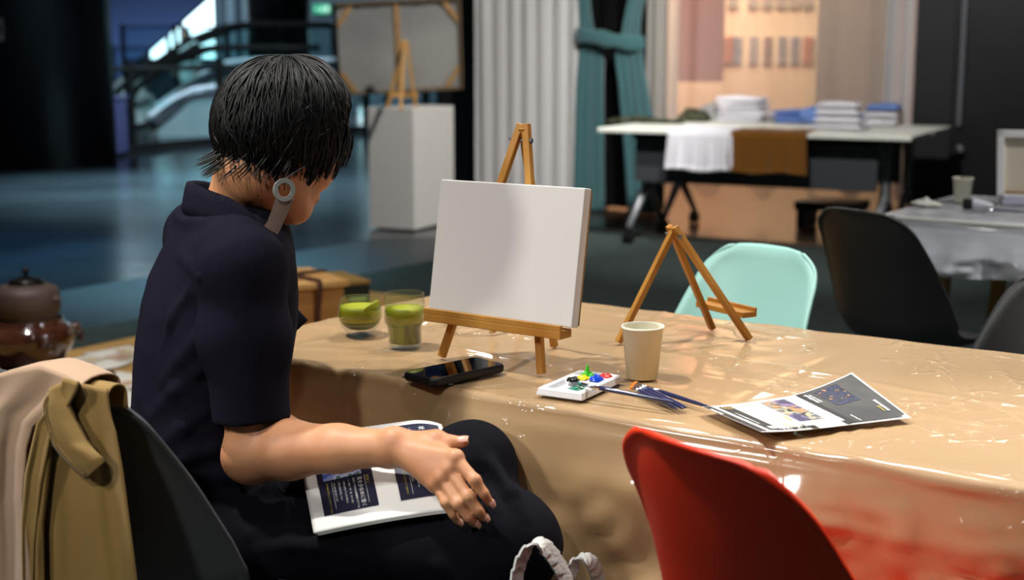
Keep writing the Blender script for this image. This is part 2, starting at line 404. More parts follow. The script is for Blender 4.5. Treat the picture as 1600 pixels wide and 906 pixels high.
scal = lambda k0, k1, hi, lo, n, ph: (lambda s: lo + (hi - lo) * .5 * (1 + np.sin(2 * PI * (s * n + ph))))
M_sh1, M_sh2, M_sh3 = sheer('sheer_fabric', (.80, .77, .73), .42), sheer('dense_sheer', (.66, .645, .63), .86), sheer('gathered_sheer', (.72, .70, .67), .80)
tag(curtain('sheer_curtain', ck(1004), ck(1052), .05, .11, .03, M_sh3, zb=.22, seed=12), 'gathered grey sheer curtain just right of the teal velvet one', 'curtain')
tag(curtain('sheer_curtain', ck(1046), ck(1274), .08, .30, .03, M_sh1, zb=lambda s: .22 + .085 * np.sin(2 * PI * s * 2.6 + .6), seed=13, wob=1.2), 'see-through sheer curtain in front of the warm lit picture wall', 'curtain')
tag(curtain('sheer_curtain', ck(1268), ck(1384), .06, .28, .02, M_sh2, zb=lambda s: .24 + .05 * np.sin(2 * PI * s * 1.4), seed=14), 'dense brownish grey sheer curtain behind the right pile of shirts', 'curtain')
tag(curtain('sheer_curtain', ck(1376), ck(1428), .02, .09, .03, sheer('pale_gather', (.80, .81, .82), .93), zb=.2, seed=15), 'narrow pale gathered sheer curtain against the black wall', 'curtain')

# pictures and the hanging pink panel in the exhibition room
yw = 14.13
M_fr = [mat('print_' + n, c, .6, var=(d, 9)) for n, c, d in (('grey', (.42, .40, .40), (.62, .58, .55)), ('brown', (.45, .35, .30), (.65, .52, .42)), ('orange', (.75, .45, .28), (.62, .42, .36)), ('slate', (.38, .38, .44), (.55, .52, .52)))]
pics = [(1137, 2), (1152, 3), (1177, 0), (1199, 1), (1222, 0), (1242, 3), (1262, 2)]
names = ['small orange print on the warm wall nearest the pink panel', 'slate print on the warm wall, second from the pink panel', 'grey print on the warm wall, third from the pink panel', 'brown print on the warm wall between two grey prints',
         'grey print on the warm wall, fifth from the pink panel', 'slate print on the warm wall beside the last orange one', 'orange print on the warm wall at the edge of the dense curtain']
for (u, k), lab in zip(pics, names):
    c = at(u, 78, yw); w = (12 if k != 2 else 15) * 14.2 / FPX
    t = thing('wall_print', lab, 'picture', c - ZV * .14 + np.array([0, .015, 0]), 0, 'prints in a row on the exhibition wall')
    MB().box(c, (w, .015, .26), None).build('print_sheet', M_fr[k], t)
    MB().box(c + [0, .010, 0], (w + .02, .01, .28)).build('mount', mat('mount_white', (.9, .86, .78), .7), t)
    rest(t, t.location)
for i, u in enumerate((1120, 1145, 1176, 1198, 1220, 1241, 1261)):
    c = at(u, 4, yw); o = MB().box(c, (.10, .02, .10)).build('caption_card', mat('card_grey', (.62, .56, .48), .7))
    tag(o, 'small grey brown card high on the warm exhibition wall', 'card', 'cards above the row of prints')
c0, c1 = at(1058, 128, 12.6), at(1130, 128, 12.6)
b = MB().box(((c0[0] + c1[0]) / 2, 12.6, c0[2] + 1.0), (c1[0] - c0[0], .02, 2.0)); o = b.build('hanging_banner', mat('pink_banner', (.86, .50, .44), .8)); tag(o, 'plain pinkish red banner hanging behind the sheer curtain', 'banner')

cb0, cb1 = atz(1268, 352, .02), atz(1330, 356, .02)
bb = thing('low_bench', 'dark low bench behind the curtain, seen under the right end of the shirt table', 'bench', (cb0 + cb1) / 2)
eb0 = (cb1 - cb0) / np.linalg.norm(cb1 - cb0); Rb = np.stack([eb0, np.cross(ZV, eb0), ZV], 1); mb_ = (cb0 + cb1) / 2 * np.array([1, 1, 0])
M_bench = mat('bench_dark', (.09, .06, .055), .5); MB().box(mb_ + ZV * .17, (.42, .34, .06), Rb).build('seat', M_bench, bb, bevel=.008)
for sx in (-1, 1): MB().box(mb_ + eb0 * sx * .17 + ZV * .075, (.05, .30, .13), Rb).build('leg', M_bench, bb)
rest(bb, bb.location)
# ------------------------------------------------------------------ the escalator hall at the far left
M_glow = mat('daylight_pane', (.8, .95, 1), .4, emit=(.84, .97, 1.0), estr=3.2)
M_dark = mat('dark_column', (.05, .052, .062), .35, var=((.07, .075, .11), .8, (3, 3, .2)))
M_steel = mat('steel', (.72, .76, .82), .25, 1.)
M_rail = mat('rail_black', (.045, .05, .055), .7, spec=.15)
M_glass = mat('clear_glass', (.80, .93, .93), .02, trans=1., ior=1.02, spec=.5)
def thin_glass(name, c, dens):
    m = bpy.data.materials.new(name); m.use_nodes = True; nt = m.node_tree; nt.nodes.clear()
    out = nt.nodes.new('ShaderNodeOutputMaterial'); mix = nt.nodes.new('ShaderNodeMixShader'); tr = nt.nodes.new('ShaderNodeBsdfTransparent'); g = nt.nodes.new('ShaderNodeBsdfGlossy')
    tr.inputs[0].default_value = lin(c); g.inputs['Roughness'].default_value = .05; mix.inputs[0].default_value = dens
    nt.links.new(tr.outputs[0], mix.inputs[1]); nt.links.new(g.outputs[0], mix.inputs[2]); nt.links.new(mix.outputs[0], out.inputs[0]); return m
M_pane = thin_glass('rail_pane', (.93, .975, .975), .03)
# windows: tall daylight panes in frames set on the back wall
xs = [at(u, 60, 30.8)[0] for u in (232, 262, 284, 338)]
for i, (x0, x1, z1) in enumerate(((xs[0], xs[1], 2.6), (xs[1] + .02, xs[2], 4.6), (xs[2] + .02, xs[3], 4.6))):
    t = struct(MB().box(((x0 + x1) / 2, 30.85, (.9 + z1) / 2 + .05), (x1 - x0, .04, z1 - .9)).build('window_%d' % (i + 1), M_glow))
    fr = MB(); w = .06
    for X in (x0, x1): fr.box((X, 30.8, (.9 + z1) / 2), (w, .08, z1 - .8))
    for Zf in (.93, (.9 + z1) / 2, z1 + .05): fr.box(((x0 + x1) / 2, 30.8, Zf), (x1 - x0, .08, w))
    fr.build('window_frame', mat('frame_grey', (.35, .40, .44), .5), t)
struct(MB().box((-9.6, 30.85, 4.9), (4.6, .04, 2.6)).build('window_4', M_glow))
struct(MB().box((-2.2, 30.85, 3.2), (1.6, .04, 1.6)).build('window_5', M_glow))
x0, x1 = at(556, 158, 30.8)[0], at(640, 158, 30.8)[0]
t = struct(MB().box(((x0 + x1) / 2, 30.85, .55), (x1 - x0, .04, .62)).build('window_6', M_glow))
fr = MB()
for X in (x0, x0 + (x1 - x0) * .38, x1): fr.box((X, 30.8, .55), (.1, .08, .7))
fr.build('window_frame', mat('frame_dark', (.16, .2, .23), .5), t)
pil = at(52, 262, 15.0); PX, PY = pil[0], 15.0
o = MB().lathe([(0, 0), (.86, 0), (.85, 6), (0, 6)], (PX, PY, 0), 64).build('pillar', M_dark, smooth=False); struct(o); o.name = 'trim_3'
o.data.polygons.foreach_set('use_smooth', [abs(p.normal.z) < .5 for p in o.data.polygons])
# a notice on the pillar
sg = at(1, 46, PY - .8); t = thing('notice', 'small pale notice fixed to the black pillar', 'notice', sg - ZV * .11)
ang = math.atan2(sg[1] - PY, sg[0] - PX); r_ = np.array([math.cos(ang), math.sin(ang), 0]); tn = np.array([-r_[1], r_[0], 0]); base = np.array([PX, PY, sg[2]]) + r_ * .855
MB().box(base, (.012, .09, .22), np.stack([r_, tn, ZV], 1)).build('plate', mat('notice_plate', (.55, .58, .6), .5), t)
MB().box(base + r_ * .008, (.004, .05, .09), np.stack([r_, tn, ZV], 1)).build('inset', mat('notice_inset', (.15, .16, .2), .5), t); rest(t, t.location)
xb = at(172, 245, 16.0)[0]; xe = at(195, 245, 16.0)[0]
t = thing('low_cabinet', 'low purple blue cabinet beside the black pillar', 'cabinet', ((xb + xe) / 2 - .2, 16.0, 0))
zc = at(185, 152, 16.0)[2]
MB().box(((xb + xe) / 2 - .1, 16.0, zc / 2 + .02), (xe - xb + .2, .35, zc - .04)).build('cabinet_body', mat('violet_blue', (.26, .27, .44), .5), t, bevel=.01)
MB().box(((xb + xe) / 2 - .1, 16.0, zc), (xe - xb + .24, .39, .03)).build('cabinet_top', mat('violet_top', (.28, .3, .48), .4), t)
MB().box(((xb + xe) / 2 - .1, 16.0, .02), (xe - xb + .16, .31, .04)).build('plinth', M_rail, t); rest(t, t.location)
# blue soffit of an upper flight
sp = [at(u, v, 24.0) for u, v in ((198, 108), (322, -2))]
sl = (sp[1] - sp[0]); sl = sl / sl[0]
P0 = sp[0] - sl * 2.5; P1 = sp[0] + sl * 5.5
b = MB(); Vv = [(P0[0], 24, P0[2]), (P1[0], 24, P1[2]), (P1[0], 24, P1[2] + 2.4), (P0[0], 24, P0[2] + 2.4)]
b.add(Vv + [(x, y + .25, z) for x, y, z in Vv], [(0, 1, 2, 3), (7, 6, 5, 4), (0, 4, 5, 1), (1, 5, 6, 2), (2, 6, 7, 3), (3, 7, 4, 0)])
o = b.build('stair_soffit', mat('soffit_blue', (.42, .52, .78), .6)); o.name = 'ceiling_soffit'; struct(o)
b = MB().box((-5.5, 26.5, 6.3), (9, 1.6, .8)); struct(b.build('ceiling_landing', mat('landing_blue', (.15, .2, .32), .6)))
# glass railing
RO = atz(207, 238); RD = np.array([.50, .866, 0])
t = thing('glass_railing', 'long glass railing with black posts and handrail before the escalator', 'railing', RO)
pos = [-1.2, 0.0, 1.55, 3.1, 4.65, 6.2, 7.75]
for i, sp_ in enumerate(pos):
    pt = RO + RD * sp_; MB().box(pt + ZV * .52, (.085, .085, 1.04), np.stack([RD, np.cross(ZV, RD), ZV], 1)).build('post', M_rail, t, bevel=.008)
    if i < len(pos) - 1:
        q = pt + RD * (pos[i + 1] - sp_); MB().bar(pt + RD * .07 + ZV * .53, q - RD * .07 + ZV * .53, .78, .012, up=RD if False else (0, 0, 1)).build('glass_pane', M_pane, t)
MB().tube([RO + RD * pos[0] + ZV * .96, RO + RD * pos[-1] + ZV * .96], .035, 10).build('handrail', M_rail, t, smooth=True)
MB().bar(RO + RD * pos[0] + ZV * .05, RO + RD * pos[-1] + ZV * .05, .09, .09).build('base_rail', M_rail, t); rest(t, RO)
# tall glass screen behind it
SO = np.array([-6.2, 23.0, 0]); SE = np.array([4.6, 23.0, 0])
t = thing('glass_screen', 'tall clear glass screen on thin posts beyond the escalators', 'screen', (SO + SE) / 2)
n_ = 9
for i in range(n_):
    x = SO[0] + (SE[0] - SO[0]) * i / (n_ - 1) * .62
    MB().box((x, 23, .78), (.06, .06, 1.56)).build('post', M_rail, t)
xr = SO[0] + (SE[0] - SO[0]) * .62
MB().box(((SO[0] + xr) / 2, 23, .8), (xr - SO[0], .012, 1.4)).build('glass_pane', M_pane, t)
MB().box(((SO[0] + xr) / 2, 23, 1.52), (xr - SO[0], .03, .03)).build('top_rail', M_rail, t)
MB().box(((SO[0] + xr) / 2, 23, 1.0), (xr - SO[0], .04, .04)).build('middle_rail', M_rail, t); rest(t, t.location)
# escalator rising to the right: two balustrades, steps, newels
EO = at(236, 232, 19.6); EO[2] = 0.02
def escalator(label, O, yoff, zoff, L, flat, mwhite, nr=.28):
    """a short flight: incline of length L, then a level landing run"""
    t = thing('escalator', label, 'escalator', O + np.array([0, yoff, 0]))
    an = math.radians(34); e = np.array([math.cos(an), 0, math.sin(an)]); nrm = np.array([-math.sin(an), 0, math.cos(an)]); X = np.array([1., 0, 0])
    def path(B, h):                     # points of the incline and landing at height h above the skirt
        P = [B + nrm * h + e * x for x in np.linspace(.05, L - .25, 8)]; Q = B + e * L + ZV * h
        return P + [Q + X * .0 - ZV * .035] + [Q + X * x for x in np.linspace(.3, flat, 4)]
    for w in (0, 1.0):
        B = O + np.array([0, yoff + w, zoff])
        MB().tube(path(B, 0), .065, 8).build('steel_skirt', M_steel, t, smooth=True)
        MB().tube(path(B, .12), .03, 8).build('light_strip', mat('skirt_white', (.85, .9, .95), .3), t, smooth=True)
        lo, hi = path(B, .16), path(B, .60); MB().grid(np.array([lo, hi])).build('glass_side', M_pane, t)
        P = path(B, .64)[::-1] + [B + nrm * (.34 + .30 * math.cos(a)) - e * (.30 * math.sin(a)) for a in np.linspace(.2, PI, 10)]
        MB().tube(P, .045, 8).build('handrail', M_rail, t, smooth=True)
        V = [B + nrm * .33 - e * .02] + [B + nrm * (.34 + nr * math.cos(a)) - e * (nr * 1.1 * math.sin(a)) for a in np.linspace(0, PI, 14)]
        MB().add([tuple(p) for p in V], [(0, i, i + 1) for i in range(1, 14)]).build('newel_panel', mwhite, t, solid=.03)
    st = MB()
    for i in range(int(L * math.cos(an) / .30) + 1): st.box(O + np.array([.15 + i * .30, yoff + .5, zoff - .10 + i * .195]), (.32, .86, .22))
    st.build('steps', mat('step_grey', (.3, .32, .33), .5), t)
    top = O + np.array([0, yoff, zoff]) + e * L
    MB().box(top + np.array([flat / 2, .5, -.10]), (flat, .9, .12)).build('landing_plate', mat('step_grey', (.3, .32, .33), .5), t)
    sd = MB(); B = O + np.array([0, yoff - .03, zoff]); T = B + e * L
    V = [tuple(B + X * .12 - ZV * .06), (T[0], T[1], T[2] - .05), (T[0] + flat, T[1], T[2] - .05), (T[0] + flat, T[1], .0), (B[0] + .12, B[1], .0)]
    sd.add(V, [(0, 1, 2, 3, 4)]).build('side_cladding', mat('cladding_pale', (.42, .50, .52), .4), t, solid=.02); rest(t, t.location)
M_newel = mat('newel_grey', (.46, .52, .52), .5)
escalator('nearer short escalator with steel skirts rising to the right behind the railing', EO, 0, .12, .75, 1.6, M_newel)
escalator('farther escalator with rounded grey newels beyond the steel one', EO + np.array([-.45, 0, 0]), 1.9, .12, 1.35, 1.6, M_newel, .42)
# far column, exit sign, distant visitor
c = at(436, 60, 26.0); o = MB().lathe([(0, 0), (.56, 0), (.56, 6), (0, 6)], (c[0], 26, 0), 40).build('trim_4', mat('far_column', (.045, .048, .055), .35)); struct(o)
o.data.polygons.foreach_set('use_smooth', [abs(p.normal.z) < .5 for p in o.data.polygons])
for i, u in enumerate((362, 384)):
    c = at(u, 50, 29.5); o = MB().box((c[0], 29.5, 3), (.18 if i == 0 else .08, .2, 6)).build('trim_%d' % (5 + i), mat('mullion_pale', (.55, .62, .68), .5)); struct(o)
c = at(503, 14, 30.86); t = thing('exit_sign', 'small green and white lit exit sign on the far grey wall', 'sign', c - ZV * .12)
MB().box(c, (.40, .08, .24)).build('sign_case', mat('sign_case', (.6, .65, .66), .4), t)
MB().box(c + [0, -.045, 0], (.37, .012, .20)).build('sign_face', mat('sign_green', (.1, .75, .5), .4, emit=(.2, .7, .55), estr=.45), t)
wm = mat('sign_white', (.9, 1, .95), .4, emit=(.8, 1, .92), estr=.7); px = MB()
px.box(c + [.02, -.055, .055], (.03, .006, .03)); px.bar(c + [.02, -.055, .04], c + [.0, -.055, -.02], .03, .006, up=(0, 1, 0)); px.bar(c + [0, -.055, -.02], c + [.05, -.055, -.08], .02, .006, up=(0, 1, 0)); px.bar(c + [0, -.055, -.02], c + [-.05, -.055, -.07], .02, .006, up=(0, 1, 0)); px.bar(c + [.02, -.055, .03], c + [.06, -.055, .0], .018, .006, up=(0, 1, 0))
px.box(c + [.12, -.055, 0], (.07, .006, .13)); px.bar(c + [-.14, -.055, 0], c + [-.07, -.055, 0], .03, .006, up=(0, 1, 0))
px.build('pictogram', wm, t); rest(t, t.location)
vx = at(292, 80, 27.0); F = Field((vx[0] - .42, 26.7, .0), (vx[0] + .42, 27.3, 1.95), .014)
hz = at(287, 56, 27.0)[2]; hx = at(288, 56, 27.0)[0]
F.ell((hx, 27, hz), (.085, .10, .12), k=.0).cone((hx, 27, hz - .1), (vx[0], 27, hz - .24), .05, .06, .03)
F.chain([(vx[0], 27, hz - .3), (vx[0] + .02, 27, hz - .75)], [.16, .15], .03)
for sx in (-1, 1):
    F.chain([(vx[0] + sx * .17, 27, hz - .25), (vx[0] + sx * .24, 26.95, hz - .5), (vx[0] + sx * .2, 26.85, hz - .72)], [.06, .05, .04], .03)
    F.chain([(vx[0] + sx * .08, 27, hz - .78), (vx[0] + sx * .09, 27, .45), (vx[0] + sx * .1, 27, .05)], [.1, .07, .05], .03); F.cone((vx[0] + sx * .1, 26.98, .05), (vx[0] + sx * .11, 26.86, .04), .05, .04, .02)
o = F.build('person', mat('visitor_skin', (.62, .48, .42), .6)); tag(o, 'distant standing person in a white top against the bright window', 'person')
F2 = Field((vx[0] - .42, 26.6, hz - .95), (vx[0] + .42, 27.4, hz), .014); F2.chain([(vx[0], 27, hz - .26), (vx[0] + .02, 27, hz - .8)], [.18, .175], .03)
for sx in (-1, 1): F2.chain([(vx[0] + sx * .17, 27, hz - .25), (vx[0] + sx * .24, 26.95, hz - .5)], [.08, .075], .03)
F2.build('white_top', mat('visitor_top', (.78, .8, .8), .8), o)
F3 = Field((hx - .2, 26.8, hz - .2), (hx + .2, 27.2, hz + .25), .012); F3.ell((hx + .01, 27.03, hz + .03), (.105, .115, .125)); F3.half((hx, 26.92, hz), (0, -1, .1)); F3.build('hair', mat('visitor_hair', (.1, .1, .1), .6), o)
# ------------------------------------------------------------------ shirt display: two flip-top tables
TA = np.array([.53, 8.9, 0]); TE = np.array([.888, -.460, 0]); TG = np.array([.460, .888, 0]); TL, TD, TZ = 1.93, .58, .72
M_top = mat('table_white', (.86, .86, .82), .4)
M_alu = mat('table_alu', (.50, .51, .52), .4, .4)
M_darkgrey = mat('modesty_grey', (.20, .21, .22), .55)
M_black_pl = mat('black_plastic', (.055, .055, .06), .45)
def tp(x, y, z=0.): return TA + TE * x + TG * y + ZV * z
RT = np.stack([TE, TG, ZV], 1)
def flip_table(label, y0):
    t = thing('flip_table', label, 'table', tp(TL / 2, y0 + TD / 2), 0, 'flip-top tables with the shirts')
    MB().box(tp(TL / 2, y0 + TD / 2, TZ - .014), (TL, TD, .028), RT).build('tabletop', M_top, t, bevel=.006)
    MB().box(tp(TL / 2, y0 + TD * .22, .52), (TL - .42, .018, .27), RT).build('modesty_panel', M_darkgrey, t, bevel=.004)
    MB().box(tp(TL / 2, y0 + TD / 2, TZ - .055), (TL - .35, .06, .045), RT).build('under_beam', M_black_pl, t)
    for x in (.22, TL - .20):
        m = MB(); m.bar(tp(x, y0 + TD / 2, TZ - .04), tp(x, y0 + TD / 2, .33), .075, .05, up=TE); m.build('column', M_alu, t, bevel=.006)
        m = MB(); m.box(tp(x, y0 + TD / 2, TZ - .05), (.05, .36, .04), RT); m.build('hinge_bracket', M_black_pl, t)
        for sgn in (-1, 1):
            m = MB(); m.tube([tp(x, y0 + TD / 2, .35), tp(x, y0 + TD / 2 + sgn * .07, .29), tp(x, y0 + TD / 2 + sgn * .285, .105)], [.030, .028, .018], 10); f = m.build('foot', M_alu, t, smooth=True)
            cst = MB(); cc = tp(x, y0 + TD / 2 + sgn * .29, .045)
            for w in (-.018, .018):
                cst.tube([cc + TE * (w - .009), cc + TE * (w + .009)], .038, 16)
            cst.box(cc + ZV * .04, (.03, .045, .03), RT); cst.build('caster', M_black_pl, f)
        m = MB(); m.tube([tp(x, y0 + .12, TZ - .06), tp(x, y0 + TD / 2, .46)], .011, 8); m.build('brace', M_alu, t, smooth=True)
    rest(t, t.location); 
    for f in t.children:
        for c in f.children: c.matrix_parent_inverse = f.matrix_parent_inverse.copy() if False else Matrix.Identity(4)
flip_table('front white-topped flip table with casters, shirts hanging over its edge', 0)
flip_table('rear white-topped flip table behind the shirt table, its right end sticking out', .60)

def txy(u, v, z=.735):
    p = atz(u, v, z) - TA; return p @ TE, p @ TG
M_cloth_w = mat('white_cotton', (.83, .82, .84), .9, spec=.1, bump=(60, .3, .004))
M_cloth_b = mat('brown_velour', (.40, .245, .035), .8, spec=.15, sheen=.25, bump=(60, .3, .004))
M_cloth_blue = mat('blue_cotton', (.44, .55, .78), .9, spec=.1, bump=(60, .3, .004))
M_cloth_g = mat('grey_cotton', (.52, .51, .50), .9, spec=.1, bump=(60, .3, .004))
M_camo = mat('camouflage', (.13, .14, .10), .9, spec=.1, var=((.27, .27, .21), 22, (1, 1, 1), .45, .52))
def hung_shirt(label, x0, x1, back, drop, m, seed, skew=0., hem=True):
    nx, n1, n2_ = 36, 16, 18; G = np.zeros((nx, n1 + 5 + n2_, 3)); r = .012
    for i, s in enumerate(np.linspace(0, 1, nx)):
        x = x0 + (x1 - x0) * s; P = []
        bk = back * (1 + .1 * n2(s * 4, 0, seed))
        for q in np.linspace(1, 0, n1): P.append((x + .02 * n2(q * 3, s, seed + 1) - skew * q * .3, bk * q, TZ + .006 + .008 * (1 + n2(x * 12, q * 5, seed)) * q))
        for a in np.linspace(.25, PI / 2, 5): P.append((x, -r * math.sin(a) , TZ + .006 - r + r * math.cos(a)))
        fold = .012 * math.sin(s * 27 + seed) + .010 * float(n2(s * 9, 1.5, seed + 4))
        dd = drop * (1 + .03 * math.sin(s * 9 + seed))
        for q in np.linspace(.06, 1, n2_): P.append((x + skew * q * .1 + (s - .5) * .03 * q, -r - .012 - abs(fold) * q - .008 * q * (1 + math.sin(s * 27 + seed)), TZ - .006 - dd * q))
        for j, (a, b_, c) in enumerate(P): G[i, j] = tp(a, b_, c)
    o = MB().grid(G).build('tshirt', m, None, smooth=True, solid=.004, off=1)
    tag(o, label, 't-shirt', 'shirts draped over the front of the display table')
    if hem:
        Gh = G[:, -3:].copy() - TG * .004; hh = MB().grid(Gh).build('hem', m, o, smooth=True, solid=.003)
        Gs = np.concatenate([G[-3:, n1 + 5:]], 0) - TG * .005; MB().grid(Gs).build('side_seam', m, o, smooth=True, solid=.003)
xa = [txy(u, 207, TZ)[0] for u in (1014, 1136, 1131, 1276)]
hung_shirt('white t-shirt draped over the front table edge beside the brown one', xa[0], xa[1], .26, .235, M_cloth_w, 3)
hung_shirt('mustard brown velour t-shirt draped over the front table edge', xa[2], xa[3] - .02, .24, .235, M_cloth_b, 11)
def folded(label, u, v, z, w, d, h, m, seed, group, rz=0., cat='folded shirt'):
    x, y = txy(u, v, TZ); nx = 18
    s = np.linspace(-1, 1, nx); X, Y = np.meshgrid(s, s, indexing='ij')
    e = np.clip(1 - np.maximum(np.abs(X), np.abs(Y)) ** 5, 0, 1) ** .5
    sx = np.sign(X) * np.abs(X) ** .8; sy = np.sign(Y) * np.abs(Y) ** .8
    wob = n2(X * 1.6, Y * 1.6, seed); top = h * (.5 + .5 * e) + .010 * wob * e; bot = h * (.5 - .5 * e)
    cr, sr = math.cos(rz), math.sin(rz); b = MB()
    for Zg in (top, bot):
        px_ = sx * w / 2 * (1 + .03 * n2(Y * 2, seed, seed)); py_ = sy * d / 2
        G = np.array([[tp(x + px_[i, j] * cr - py_[i, j] * sr, y + px_[i, j] * sr + py_[i, j] * cr, z + Zg[i, j]) for j in range(nx)] for i in range(nx)]); b.grid(G)
    o = b.build('folded_shirt', m, None, smooth=True); tag(o, label, cat, group); return o
z = TZ + .001
for k, (hh, lab) in enumerate(((.032, 'white folded shirt at the bottom of the tall left pile'), (.030, 'white folded shirt second from the bottom of the left pile'), (.032, 'white folded shirt in the middle of the tall left pile'), (.031, 'white folded shirt second from the top of the left pile'), (.040, 'white folded shirt on top of the tall left pile'))):
    folded(lab, 1163 + (k % 2) * 2 - (4 if k > 2 else 0), 190, z, .33 - .02 * (k > 1), .26, hh, M_cloth_w, 20 + k, 'left pile of folded white shirts', .03 * (k - 2)); z += hh + .001
z = TZ + .001
for k, (hh, lab) in enumerate(((.034, 'white folded shirt at the bottom of the right pile'), (.044, 'white folded shirt second from the bottom, right pile'), (.044, 'white folded shirt second from the top, right pile'), (.040, 'white folded shirt on top of the right pile'))):
    folded(lab, 1316 - k * 2, 202, z, .30 - .015 * k, .24, hh, M_cloth_w, 30 + k, 'right pile of folded white shirts', .05 * (k - 1)); z += hh + .001
z = TZ + .001
for k, (hh, lab) in enumerate(((.03, 'blue folded shirt at the bottom behind the brown t-shirt'), (.028, 'blue folded shirt in the middle of the low blue pile'), (.026, 'blue folded shirt on top of the low blue pile'))):
    folded(lab, 1243, 192, z, .31 - .015 * k, .22, hh, M_cloth_blue, 40 + k, 'low pile of blue shirts', .04 * k); z += hh + .001
folded('blue folded shirt lying under the white pile, showing behind it', 1300, 194, TZ + .001, .40, .14, .11, M_cloth_blue, 45, 'blue shirts behind the right pile', .1)
z = TZ + .001
for k, (hh, lab, m) in enumerate(((.04, 'greyish white folded shirt at the bottom right of the table', M_cloth_w), (.036, 'white folded shirt in the small pile at the table right end', M_cloth_w), (.05, 'blue folded shirt on top of the small right pile', M_cloth_blue))):
    folded(lab, 1374 + 3 * k, 197 - 3 * k, z, .22, .20, hh, m, 50 + k, 'small pile at the right end', .1); z += hh * .9
def heap(name, label, cat, u0, u1, v, h, m, seed, d=.22):
    x0, y = txy(u0, v, TZ); x1 = txy(u1, v, TZ)[0]; n = 34
    s = np.linspace(0, 1, n); S, T = np.meshgrid(s, s, indexing='ij'); e = (np.sin(S * PI) * np.sin(T * PI)) ** .45
    hgt = h(S) if callable(h) else h
    Z = TZ + .002 + e * hgt * (.75 + .35 * n2(S * 5, T * 4, seed) + .2 * n2(S * 14, T * 9, seed + 1))
    Yd = y + (T - .5) * d * (1 + .2 * n2(S * 4, 0, seed)); X = x0 + (x1 - x0) * S + .02 * n2(T * 3, S, seed)
    G = TA + TE * X[..., None] + TG * Yd[..., None] + ZV * np.maximum(Z, TZ + .001)[..., None]
    return tag(MB().grid(G).build(name, m, None, smooth=True), label, cat)
heap('camouflage_shirt', 'dark camouflage shirt spread flat at the left end of the table', 'shirt', 948, 1088, 190, .04, M_camo, 61, .18)
heap('camouflage_bundle', 'rolled up camouflage shirt bundled beside the white pile', 'shirt', 1060, 1116, 189, .115, M_camo, 63, .16)
heap('grey_shirt', 'crumpled grey shirt behind the camouflage one', 'shirt', 1070, 1140, 188, lambda S: .05 + .13 * S, M_cloth_g, 65, .15)
heap('grey_shirt', 'small grey folded heap just right of the left white pile', 'shirt', 1200, 1217, 192, .06, M_cloth_g, 67, .15)

# ------------------------------------------------------------------ plinth and the painting seen from the back
A0, A1 = atz(648, 362), atz(578, 357.5); ea = (A1 - A0); wa = np.linalg.norm(ea); ea /= wa; eb = np.array([-ea[1], ea[0], 0]); eb = eb if eb[1] > 0 else -eb
PH = .815; DB = .56; pc = A0 + ea * wa / 2 + eb * DB / 2
t = thing('plinth', 'tall white square display plinth under the turned painting', 'plinth', pc)
M_pl = mat('plinth_white', (.78, .765, .74), .75)
Rp = np.stack([ea, eb, ZV], 1)
MB().box(pc + ZV * (PH / 2 + .006), (wa, DB, PH - .012), Rp).build('plinth_box', M_pl, t, bevel=.003)
MB().box(pc + ZV * .012, (wa - .03, DB - .03, .012), Rp).build('recessed_foot', mat('foot_dark', (.2, .2, .2), .7), t); rest(t, pc)
q = [at(530, 149, 9.86), at(717, 139, 9.98), at(735, 5, 9.88), at(541, 6, 9.74)]
ex = (q[1] - q[0]); ex /= np.linalg.norm(ex); eyv = q[3] - q[0]; eyv -= ex * (eyv @ ex); eyv /= np.linalg.norm(eyv); ez = np.cross(ex, eyv)    # ez towards the viewer
W_, H_ = np.linalg.norm(q[1] - q[0]) + .03, np.linalg.norm(q[3] - q[0]); RO_ = np.stack([ex, eyv, ez], 1); O_ = q[0]
def pp(x, y, z=0.): return O_ + ex * x + eyv * y + ez * z
t = thing('stretched_painting', 'large painting turned round, showing bare canvas back and corner braces', 'painting', pp(W_ / 2, 0))
M_back = mat('canvas_back', (.53, .525, .50), .9, var=((.43, .43, .42), 2.2)); M_pine = mat('pine', (.60, .47, .30), .6, var=((.52, .39, .23), 6, (1, 1, 8)))
MB().box(pp(W_ / 2, H_ / 2, -.02), (W_, H_, .008), RO_).build('canvas', M_back, t)
b = MB(); fw = .014
b.box(pp(W_ / 2, fw / 2, -.005), (W_, fw, .035), RO_); b.box(pp(W_ / 2, H_ - fw / 2, -.005), (W_, fw, .035), RO_); b.box(pp(W_ - fw / 2, H_ / 2, -.005), (fw, H_, .035), RO_)
b.build('stretcher_frame', mat('old_pine', (.36, .29, .20), .7), t)
MB().box(pp(.004, H_ / 2, -.005), (.022, H_, .045), RO_).build('dark_edge', M_black_pl, t)
for (x, y, sx, sy) in ((0, 0, 1, 1), (W_, 0, -1, 1), (0, H_, 1, -1), (W_, H_, -1, -1)):
    MB().bar(pp(x + sx * .02, y + sy * .155, -.008), pp(x + sx * .115, y + sy * .02, -.008), .034, .014, up=ez).build('corner_brace', M_pine, t)
MB().box(pp(W_ * .49, H_ / 2, -.008), (.035, H_ - .03, .014), RO_).build('centre_bar', M_pine, t)
MB().box(pp(W_ * .60, H_ / 2, -.0145), (.008, H_ - .04, .003), RO_).build('fold_crease', M_back, t)
for xx in (.04, W_ * .2, W_ * .34, W_ * .66, W_ * .85): MB().box(pp(xx, H_ - .022, .001), (.02, .01, .02), RO_).build('staple', mat('staple', (.3, .3, .3), .4, .8), t)
rest(t, t.location)
